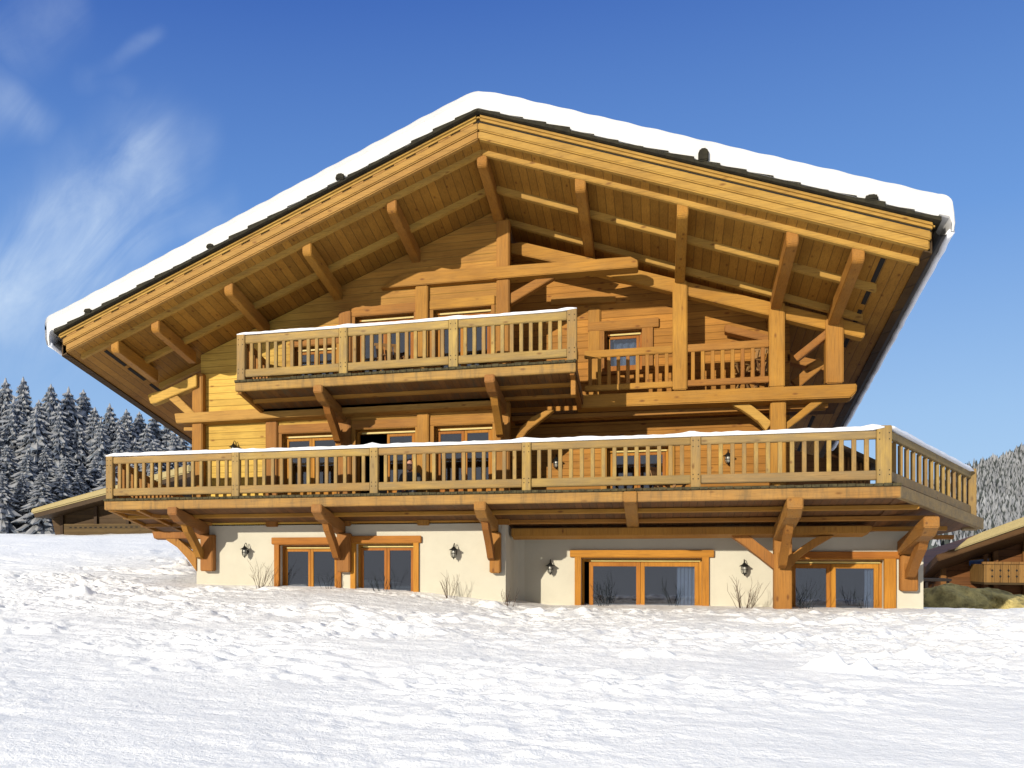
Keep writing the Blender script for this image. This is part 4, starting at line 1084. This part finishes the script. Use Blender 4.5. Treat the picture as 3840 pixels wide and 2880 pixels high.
# boulders at the right edge
def boulder(x, y, z, rx, ry, rz_, seed, label):
    bm = bmesh.new(); bmesh.ops.create_icosphere(bm, subdivisions=4, radius=1)
    r = np.random.RandomState(seed); o3 = r.rand(3) * 50
    for v in bm.verts:
        p = v.co.copy()
        n = sum(float(vnoise(np.array([p.x * f + o3[0] + p.z * f * 0.7]), np.array([p.y * f + o3[1] - p.z * f * 0.6]), 30 + i)[0] - 0.5) * a for i, (f, a) in enumerate(((1.5, 0.5), (3.4, 0.34), (8, 0.2))))
        p *= 1 + n * 0.7; v.co = (p.x * rx + x, p.y * ry + y, p.z * rz_ + z)
    me = bpy.data.meshes.new('boulder'); bm.to_mesh(me); bm.free(); me.shade_smooth(); me.materials.append(M['rock'])
    tag(put('boulder', me), label, 'boulder', 'olive boulders between the two chalets')
for (px, py, Y, rx, rz_, sd_, lb_) in ((2055, 1300, 7.0, 0.85, 0.42, 1, 'largest olive boulder, next to the right corner of the big chalet'), (2120, 1305, 7.4, 0.7, 0.36, 2, 'middle olive boulder below the neighbour balcony corner'), (2180, 1310, 7.2, 0.65, 0.26, 3, 'low flat olive boulder near the right edge of the picture'), (2225, 1312, 7.4, 0.6, 0.25, 5, 'low boulder cut by the right edge of the picture'), (2018, 1306, 7.6, 0.4, 0.3, 4, 'small olive boulder half hidden behind the chalet corner')):

    boulder(*{2055: (16.96, 7, 0.514), 2120: (17.693, 7.4, 0.451), 2180: (18.218, 7.2, 0.413), 2225: (18.702, 7.4, 0.389), 2018: (16.729, 7.6, 0.414)}[px], rx, 0.6, rz_, sd_, lb_)

def neighbour_left():
    r = thing('chalet', (-15.994, 22, 2.563), 'old shade-darkened timber house at left with yellowish snow on its low roof', 'chalet')
    Y = 22.0
    w = MB(); w.prism([(-17.991, 2.16), (-12.325, 2.143), (-12.325, 4.911), (-17.699, 3.651), (-18.312, 3.383)], Y, 9, 0)
    w.build('wall', M['old_wood'], r)
    rf = MB().prism([(-18.34, 3.419), (-10.021, 5.204), (-10.021, 5.44), (-18.446, 3.647)], 20.6, 11, 0)
    ro = rf.build('roof', M['old_wood_z'], r)
    put('snow_layer', MB().prism([(-18.499, 3.602), (-10.021, 5.397), (-10.021, 5.76), (-16.414, 4.335), (-18.552, 3.83)], 20.5, 11.2, 0).mesh('snow_layer', M['tan_snow'], 0.06), ro)
    for px in (134, 207, 276):
        MB().prism([plane_xz(px-3,1170,21.9), plane_xz(px+3,1170,21.9), plane_xz(px+3,1105-(px-134)*0.25,21.9), plane_xz(px-3,1105-(px-134)*0.25,21.9)], 21.85, 0.15, 0).build('post', M['old_wood_z'], r)
    pn = MB().prism([(-17.364, 2.496), (-12.118, 2.468), (-12.118, 3.082), (-17.364, 3.132)], 21.6, 0.05, 0).build('balcony', M['old_wood_l'], r)
    sl = MB()
    for i in range(14):
        x = -17.05 + i * 0.28
        z = 2.982
        sl.box(x, x + 0.13, z - 0.06, z, 21.594, 0.01, 0)
    put('cut_outs', sl.mesh('cut_outs', M['vent']), pn)
M['old_wood_l'] = wood('old_balcony_boards', (0.08, 0.046, 0.013), 'X', ('Z', 0.16), weather=0.1, vary=0.03)  # darkened like the wall, shade included in the colour
neighbour_left()
def neighbour_back():
    r = thing('chalet', (15.774, 14, 3.075), 'dark chalet gable glimpsed through the right end of the lower balcony railing', 'chalet')
    MB().prism([(12.71, 1.625), (16.416, 1.628), (16.416, 4.504), (14.066, 5.604), (12.71, 5.658)], 14, 6, 0).build('wall', M['chalet_wood'], r)
    MB().prism([(13.173, 6.075), (16.613, 4.219), (16.613, 4.359), (13.173, 6.248)], 12.8, 8, 0).build('roof', M['old_wood'], r)
    b = MB()
    for i in range(7): b.prism([plane_xz(1822+i*9,1080,13.4), plane_xz(1826+i*9,1080,13.4), plane_xz(1826+i*9,985+i*4,13.4), plane_xz(1822+i*9,983+i*4,13.4)], 13.4, 0.06, 0)
    b.prism([(15.491, 4.167), (16.437, 4.142), (16.437, 4.227), (15.491, 4.253)], 13.38, 0.08, 0)
    b.build('balcony', M['chalet_wood_z'], r)
neighbour_back()

# ------------------------------------------------------------------ snowy spruces
def spruce_variant(seed, H=10.0, R=2.1):
    r = random.Random(seed); dk = MB(); sn = MB()
    z = 0.5; lev = 0
    while z < H * 0.985:
        t = z / H; rad = R * (1 - t) ** 0.82 * r.uniform(0.85, 1.1) + 0.05
        nb = max(5, int(14 - 7 * t)); a0 = r.uniform(0, 6.28)
        for i in range(nb):
            a = a0 + 2 * math.pi * i / nb + r.uniform(-0.25, 0.25)
            ln = rad * r.uniform(0.7, 1.18); c, s = math.cos(a), math.sin(a)
            droop = ln * (0.95 - 0.35 * t) * r.uniform(0.8, 1.3)
            wd = ln * r.uniform(0.2, 0.3) + 0.06
            k = 5; L_ = []; C_ = []; R_ = []
            for j in range(k + 1):
                u = j / k; rr = ln * u
                zz = z - droop * (u ** 1.25) + 0.06 * ln * max(0, u - 0.75) * 4
                w = wd * (0.35 + 1.3 * u) * (1 - u) ** 0.5 if u < 1 else 0.02
                w = max(w, 0.02) * r.uniform(0.75, 1.25)
                C_.append(Vector((c * rr, s * rr, zz)))
                L_.append(Vector((c * rr - s * w, s * rr + c * w, zz - w * r.uniform(0.35, 0.75))))
                R_.append(Vector((c * rr + s * w, s * rr - c * w, zz - w * r.uniform(0.35, 0.75))))
            n = len(dk.v); dk.v += L_ + C_ + R_
            for j in range(k):
                dk.f.append((n + j, n + j + 1, n + k + 1 + j + 1, n + k + 1 + j)); dk.f.append((n + k + 1 + j, n + k + 1 + j + 1, n + 2 * k + 2 + j + 1, n + 2 * k + 2 + j))
            # hanging twigs
            for j in range(1, k + 1):
                for S in (L_, R_):
                    p = S[j]; q = p + Vector((c * 0.07 + r.uniform(-0.05, 0.05), s * 0.07 + r.uniform(-0.05, 0.05), -r.uniform(0.12, 0.32)))
                    e = C_[j].lerp(p, 0.55) + Vector((0, 0, -0.02))
                    n = len(dk.v); dk.v += [p, q, e]; dk.f.append((n, n + 1, n + 2))
            # snow lying on top, broken up
            up = Vector((0, 0, 0.05 + 0.02 * r.random()))
            n = len(sn.v)
            cov = [r.uniform(0.45, 1.0) for _ in range(k + 1)]
            sn.v += [C_[j].lerp(L_[j], cov[j]) + up * 0.7 for j in range(k + 1)] + [C_[j] + up * 1.7 for j in range(k + 1)] + [C_[j].lerp(R_[j], cov[k - j]) + up * 0.7 for j in range(k + 1)]
            for j in range(k):
                if r.random() < 0.16: continue
                sn.f.append((n + j, n + j + 1, n + k + 1 + j + 1, n + k + 1 + j)); sn.f.append((n + k + 1 + j, n + k + 1 + j + 1, n + 2 * k + 2 + j + 1, n + 2 * k + 2 + j))
        z += (0.27 + 0.16 * (1 - t)) * r.uniform(0.85, 1.15) * H / 10; lev += 1
    tip = MB().tube([(0, 0, H * 0.93), (0.03, 0, H * 1.0)], [0.07, 0.015], 5)
    dk.add(tip.v, tip.f)
    sn.lathe([(0.0, H * 1.005), (0.07, H * 0.985), (0.1, H * 0.965), (0.05, H * 0.95)], 7)
    tr = MB().tube([(0, 0, -0.6), (0, 0, H * 0.5), (0, 0, H * 0.95)], [0.2, 0.11, 0.02], 7)
    return dk.mesh('crown', M['needles'], fix=False), sn.mesh('snow', M['tree_snow'], fix=False), tr.mesh('trunk', M['bark'], fix=False)
VAR = [spruce_variant(40 + i, 10.0, (3.1, 3.6, 2.8, 3.3, 3.9)[i]) for i in range(5)]
ORD = ['first', 'second', 'third', 'fourth', 'fifth', 'sixth', 'seventh', 'eighth', 'ninth', 'tenth', 'eleventh', 'twelfth', 'thirteenth', 'fourteenth', 'fifteenth', 'sixteenth', 'seventeenth', 'eighteenth', 'nineteenth', 'twentieth']
SKY = [(-47.181, 55.617, 16.545), (-45.524, 56.2, 17.591), (-42.845, 55.022, 17.368), (-40.53, 55.837, 16.714), (-40.159, 58.088, 16.796), (-39.966, 60.276, 16.868), (-36.649, 59.323, 15.291), (-35.229, 59.823, 14.789), (-35.571, 62.883, 14.957), (-34.309, 63.327, 14.784), (-33.087, 63.757, 14.223), (-31.865, 64.187, 13.359), (-30.724, 64.588, 12.711), (-29.298, 65.09, 12.495)]
SK2 = [(-41.222, 51.353, 14.874), (-39.231, 52.054, 14.717), (-37.609, 52.625, 14.483), (-35.293, 54.5, 14.236), (-33.892, 56.053, 13.3), (-31.553, 56.876, 12.9), (-29.364, 57.646, 12.3), (-27.251, 58.39, 11.5)]
MID = [(-36.54, 42.4, 11.718), (-35.901, 43.685, 12.375), (-33.672, 43.409, 12.582), (-32.043, 43.982, 12.064), (-31.279, 45.311, 11.85), (-29.11, 45.014, 11.787), (-27.806, 45.473, 10.509), (-27.185, 46.752, 10.45), (-25.46, 46.299, 10.164), (-24.675, 47.635, 9.75), (-23.016, 47.159, 9.3), (-21.713, 47.617, 9.3)]
FRO = [(-29.425, 32.182, 7.809), (-29.069, 33.367, 8.643), (-27.284, 32.935, 8.1), (-26.7, 34.201, 8.643), (-24.979, 33.747, 7.809), (-24.526, 34.966, 7.461), (-24.297, 36.107, 8), (-22.153, 34.741, 7.664), (-21.544, 36.015, 7.461), (-20.29, 36.457, 7.314), (-19.036, 36.898, 7.166), (-17.921, 37.29, 7.166)]
LOW = [(-23.864, 25.658, 5.391), (-23.422, 26.874, 5.068), (-21.823, 26.376, 5.264), (-21.418, 27.579, 5.198), (-21.029, 28.776, 4.995)]
grp = 'snow-laden spruces on the slope left of the chalet'
k = 0; trees = []
for row, pts_, word in ((0, SKY, 'on the skyline'), (1, SK2, 'just under the skyline trees'), (1, MID, 'in the row below the skyline'), (2, FRO, 'in the second lowest row of the wood'), (3, LOW, 'in the lowest row above the snowfield')):
    for i, (x, y, zt_) in enumerate(pts_):
        zb_ = float(ground_h(x, y)); s = max(0.35, (zt_ - zb_) / 10.05)
        wd = s * random.uniform(1.2, 1.6) * (1.15 if s < 0.8 else 0.95)
        o = bpy.data.objects.new('spruce_tree', None); COL.objects.link(o); o.location = (x, y, zb_)
        o.rotation_euler = (0, 0, random.uniform(0, 6.28)); o.scale = (wd, wd, s)
        tag(o, 'snow-laden spruce, %s from the left %s' % (ORD[i], word), 'tree', grp)
        cr, sm, tk = VAR[k % 5]; k += 1
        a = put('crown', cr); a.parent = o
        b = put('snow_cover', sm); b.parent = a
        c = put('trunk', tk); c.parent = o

# ------------------------------------------------------------------ far wooded mountain at the right
def mountain():
    ridge = [(95.593, 453.572, 19.836), (124.406, 463.711, 32.436), (131.25, 466.119, 34.345), (138.813, 468.781, 36.636), (144.216, 470.682, 37.782), (149.618, 472.583, 40.836), (160.423, 476.385, 48.473), (174.83, 481.455, 58.018), (221.652, 497.931, 77.109), (329.703, 535.953, 96.2)]
    foot = [(71.212, 317.78, 1.018), (91.793, 325.022, 1.018), (96.681, 326.742, 1.018), (102.084, 328.643, 1.018), (105.943, 330.001, 1.018), (109.802, 331.359, 1.018), (117.52, 334.075, 1.018), (127.81, 337.696, 1.018), (161.254, 349.465, 1.018), (238.434, 376.623, 1.018)]
    m = MB(); rows = 12; n = len(ridge)
    for j in range(rows + 1):
        for i in range(n):
            p = Vector(foot[i]).lerp(Vector(ridge[i]), j / rows); m.v.append(p)
    m.v += [Vector(p) + Vector((60, 150, -80)) for p in ridge]
    for j in range(rows + 1):
        for i in range(n - 1): m.f.append((j * n + i, j * n + i + 1, (j + 1) * n + i + 1, (j + 1) * n + i))
    tag(put('hill', m.mesh('hill', M['far_ground'], smooth=True, fix=False)), kind='structure')
    dk = MB(); me_d = []; r = random.Random(5); sn = MB()
    for q in range(4200):
        t = r.random() ** 0.9; f = r.random() * 7.0 + 0.4; i = int(f); fr = f - i
        p = Vector(foot[i]).lerp(Vector(foot[i + 1]), fr).lerp(Vector(ridge[i]).lerp(Vector(ridge[i + 1]), fr), t)
        h = r.uniform(3.2, 6.2); w = h * r.uniform(0.18, 0.26)
        for B, a0, zz in ((dk, r.random() * 6, 0), (sn, r.random() * 6, 0.25)):
            if B is sn and r.random() < 0.15: continue
            nb = 6; base = len(B.v); sc = 1 if B is dk else 0.95
            off = Vector((0, 0, 0)) if B is dk else Vector((r.uniform(-0.9, 0.9), r.uniform(-1.4, -0.6), r.uniform(0.2, 1.2)))
            for k_ in range(nb):
                a = a0 + 6.283 * k_ / nb; rr = w * r.uniform(0.55, 1.25) * (1 if B is dk else 0.62)
                B.v.append(p + off + Vector((math.cos(a) * rr, math.sin(a) * rr, h * (0.05 if B is dk else r.uniform(0.2, 0.5)))))
            B.v.append(p + off + Vector((0, 0, h * (1 if B is dk else r.uniform(0.75, 1.0)))))
            for k_ in range(nb): B.f.append((base + k_, base + (k_ + 1) % nb, base + nb))
    me = dk.mesh('forest', M['far_needles'], fix=False); me.materials.append(M['far_snow'])
    n0 = len(dk.f)
    all_ = MB(); all_.add(dk.v, dk.f); all_.add(sn.v, sn.f)
    me = all_.mesh('forest', M['far_needles'], fix=False); me.materials.append(M['far_snow'])
    for i, p in enumerate(me.polygons):
        if i >= n0: p.material_index = 1
    o = put('forest', me); tag(o, 'far snow-dusted forest covering the mountainside at the right edge', 'forest', kind='stuff')
M['far_ground'] = plain('far_hill_ground', (0.1, 0.11, 0.11), 1.0)
M['far_needles'] = plain('far_conifers', (0.05, 0.06, 0.06), 1.0, var=0.4, scale=0.2)
M['far_snow'] = plain('far_frost', (0.24, 0.25, 0.27), 1.0, var=0.4, scale=0.1)
mountain()

# ------------------------------------------------------------------ sky, sun, camera
SUN_TO = Vector((-0.41, -1.0, 0.30)).normalized()
sun_el = math.asin(SUN_TO.z); sun_az = math.atan2(SUN_TO.x, SUN_TO.y)
w = bpy.data.worlds.new('World'); scene.world = w; w.use_nodes = True
nt = w.node_tree; nt.nodes.clear()
wo = N(nt, 'OutputWorld'); bg = N(nt, 'Background')
L(nt, bg.outputs[0], wo.inputs[0])
sky = N(nt, 'TexSky', sky_type='NISHITA'); sky.sun_disc = False
sky.sun_elevation = sun_el; sky.sun_rotation = sun_az % (2 * math.pi); sky.altitude = 1200; sky.air_density = 1.0; sky.dust_density = 0.4; sky.ozone_density = 2.0
tc = N(nt, 'TexCoord'); dirv = tc.outputs['Generated']
# blue deepens with height; unseen bright zenith added above to light the snow
sep = N(nt, 'SeparateXYZ'); L(nt, dirv, sep.inputs[0])
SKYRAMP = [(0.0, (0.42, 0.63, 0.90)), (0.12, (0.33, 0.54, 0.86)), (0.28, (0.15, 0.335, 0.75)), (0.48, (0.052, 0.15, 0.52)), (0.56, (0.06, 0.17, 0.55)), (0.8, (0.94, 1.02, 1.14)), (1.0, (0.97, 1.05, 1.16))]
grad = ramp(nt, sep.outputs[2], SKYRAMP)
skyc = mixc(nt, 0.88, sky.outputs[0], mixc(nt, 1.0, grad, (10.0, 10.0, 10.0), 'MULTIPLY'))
# fill glow added to the sun's side of the sky, brightening snow and walls
gd = N(nt, 'VectorMath', operation='DOT_PRODUCT'); L(nt, dirv, gd.inputs[0]); gd.inputs[1].default_value = SUN_TO
gl = N(nt, 'MapRange', interpolation_type='SMOOTHSTEP'); L(nt, gd.outputs['Value'], gl.inputs[0]); gl.inputs[1].default_value = 0.05; gl.inputs[2].default_value = 1.0; gl.inputs[3].default_value = 0.0; gl.inputs[4].default_value = 1.0
skyc = mixc(nt, gl.outputs[0], skyc, (5.0, 4.9, 4.8))
# thin clouds at the left
nz = N(nt, 'TexNoise', Scale=5.0, Detail=7.0, Roughness=0.58, Distortion=0.8); L(nt, dirv, nz.inputs['Vector'])
nzl = N(nt, 'TexNoise', Scale=20.0, Detail=8.0, Roughness=0.6, Distortion=1.0); sdir = (Vector((-0.459, 0.82, 0.343)) - Vector((-0.554, 0.801, 0.228))).normalized()
fd = N(nt, 'VectorMath', operation='DOT_PRODUCT'); L(nt, dirv, fd.inputs[0]); fd.inputs[1].default_value = sdir
fs = N(nt, 'VectorMath', operation='SCALE'); fs.inputs[0].default_value = sdir * -0.7; L(nt, fd.outputs['Value'], fs.inputs['Scale'])
fa = N(nt, 'VectorMath', operation='ADD'); L(nt, dirv, fa.inputs[0]); L(nt, fs.outputs[0], fa.inputs[1])
L(nt, fa.outputs[0], nzl.inputs['Vector'])
wob = N(nt, 'TexNoise', Scale=6.0, Detail=3.0); L(nt, dirv, wob.inputs['Vector'])
wv = N(nt, 'VectorMath', operation='MULTIPLY_ADD'); L(nt, wob.outputs['Color'], wv.inputs[0]); wv.inputs[1].default_value = (0.13, 0.13, 0.13); 
sub = N(nt, 'VectorMath', operation='SUBTRACT'); L(nt, dirv, sub.inputs[0]); sub.inputs[1].default_value = (0.065, 0.065, 0.065)
L(nt, sub.outputs[0], wv.inputs[2]); wdir = wv.outputs[0]
def seg_mask(a, b, rad, amp):
    a, b = Vector(a), Vector(b); d = (b - a); ln = d.length; d.normalize()
    s1 = N(nt, 'VectorMath', operation='SUBTRACT'); L(nt, wdir, s1.inputs[0]); s1.inputs[1].default_value = a
    dp = N(nt, 'VectorMath', operation='DOT_PRODUCT'); L(nt, s1.outputs[0], dp.inputs[0]); dp.inputs[1].default_value = d
    t = math_(nt, 'MINIMUM', math_(nt, 'MAXIMUM', dp.outputs['Value'], 0.0), ln)
    sc = N(nt, 'VectorMath', operation='SCALE'); sc.inputs[0].default_value = d; L(nt, t, sc.inputs['Scale'])
    s2 = N(nt, 'VectorMath', operation='SUBTRACT'); L(nt, s1.outputs[0], s2.inputs[0]); L(nt, sc.outputs[0], s2.inputs[1])
    ln_ = N(nt, 'VectorMath', operation='LENGTH'); L(nt, s2.outputs[0], ln_.inputs[0])
    mr = N(nt, 'MapRange', interpolation_type='SMOOTHERSTEP'); L(nt, ln_.outputs['Value'], mr.inputs[0])
    mr.inputs[1].default_value = rad; mr.inputs[2].default_value = 0.0; mr.inputs[3].default_value = 0.0; mr.inputs[4].default_value = amp
    return mr.outputs[0]
masks = [seg_mask((-0.55, 0.801, 0.237), (-0.467, 0.818, 0.335), 0.09, 1.25), seg_mask((-0.484, 0.798, 0.359), (-0.412, 0.839, 0.356), 0.045, 0.3), seg_mask((-0.552, 0.743, 0.38), (-0.534, 0.758, 0.375), 0.04, 0.4), seg_mask((-0.536, 0.728, 0.427), (-0.483, 0.745, 0.461), 0.04, 0.3), seg_mask((-0.487, 0.771, 0.41), (-0.432, 0.788, 0.438), 0.018, 0.35), seg_mask((-0.487, 0.771, 0.41), (-0.458, 0.793, 0.401), 0.022, 0.25), seg_mask((-0.421, 0.846, 0.326), (-0.384, 0.869, 0.312), 0.035, 0.35), seg_mask((-0.55, 0.801, 0.237), (-0.451, 0.859, 0.242), 0.1, 0.55), seg_mask((-0.586, 0.782, 0.21), (-0.532, 0.819, 0.214), 0.09, 0.5)]
tot = masks[0]
for q in masks[1:]: tot = math_(nt, 'MAXIMUM', tot, q)
nn = ramp(nt, nz.outputs[0], [(0.3, 0.35), (0.62, 1.0)])
n2_ = ramp(nt, nzl.outputs[0], [(0.32, 0.25), (0.66, 1.0)])
cf = math_(nt, 'MULTIPLY', math_(nt, 'MULTIPLY', tot, nn), n2_)
fin = mixc(nt, math_(nt, 'MULTIPLY', cf, 0.66), skyc, (7.6, 8.9, 10.2))
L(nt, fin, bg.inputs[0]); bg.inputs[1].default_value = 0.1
sun = bpy.data.lights.new('sun', 'SUN'); sun.energy = 5.0; sun.angle = math.radians(0.5); sun.color = (1.0, 0.915, 0.76)
so = bpy.data.objects.new('sun', sun); COL.objects.link(so); so.rotation_euler = (-SUN_TO).to_track_quat('-Z', 'Y').to_euler(); so.location = (0, -30, 40)
cam = bpy.data.cameras.new('camera'); cam.sensor_width = 36; cam.sensor_fit = 'HORIZONTAL'; cam.lens = 36 * 2200 / 2212
cam.shift_x = (1106 - 652) / 2212; cam.shift_y = (1195 - 829.5) / 2212; cam.clip_start = 0.1; cam.clip_end = 3000
co = bpy.data.objects.new('camera', cam); COL.objects.link(co); co.location = (CX, CY, CZ); co.rotation_euler = (math.pi / 2, 0, YAW)
scene.camera = co
scene.view_settings.view_transform = 'Standard'; scene.view_settings.look = 'None'; scene.view_settings.exposure = 0
scene.render.engine = 'CYCLES'
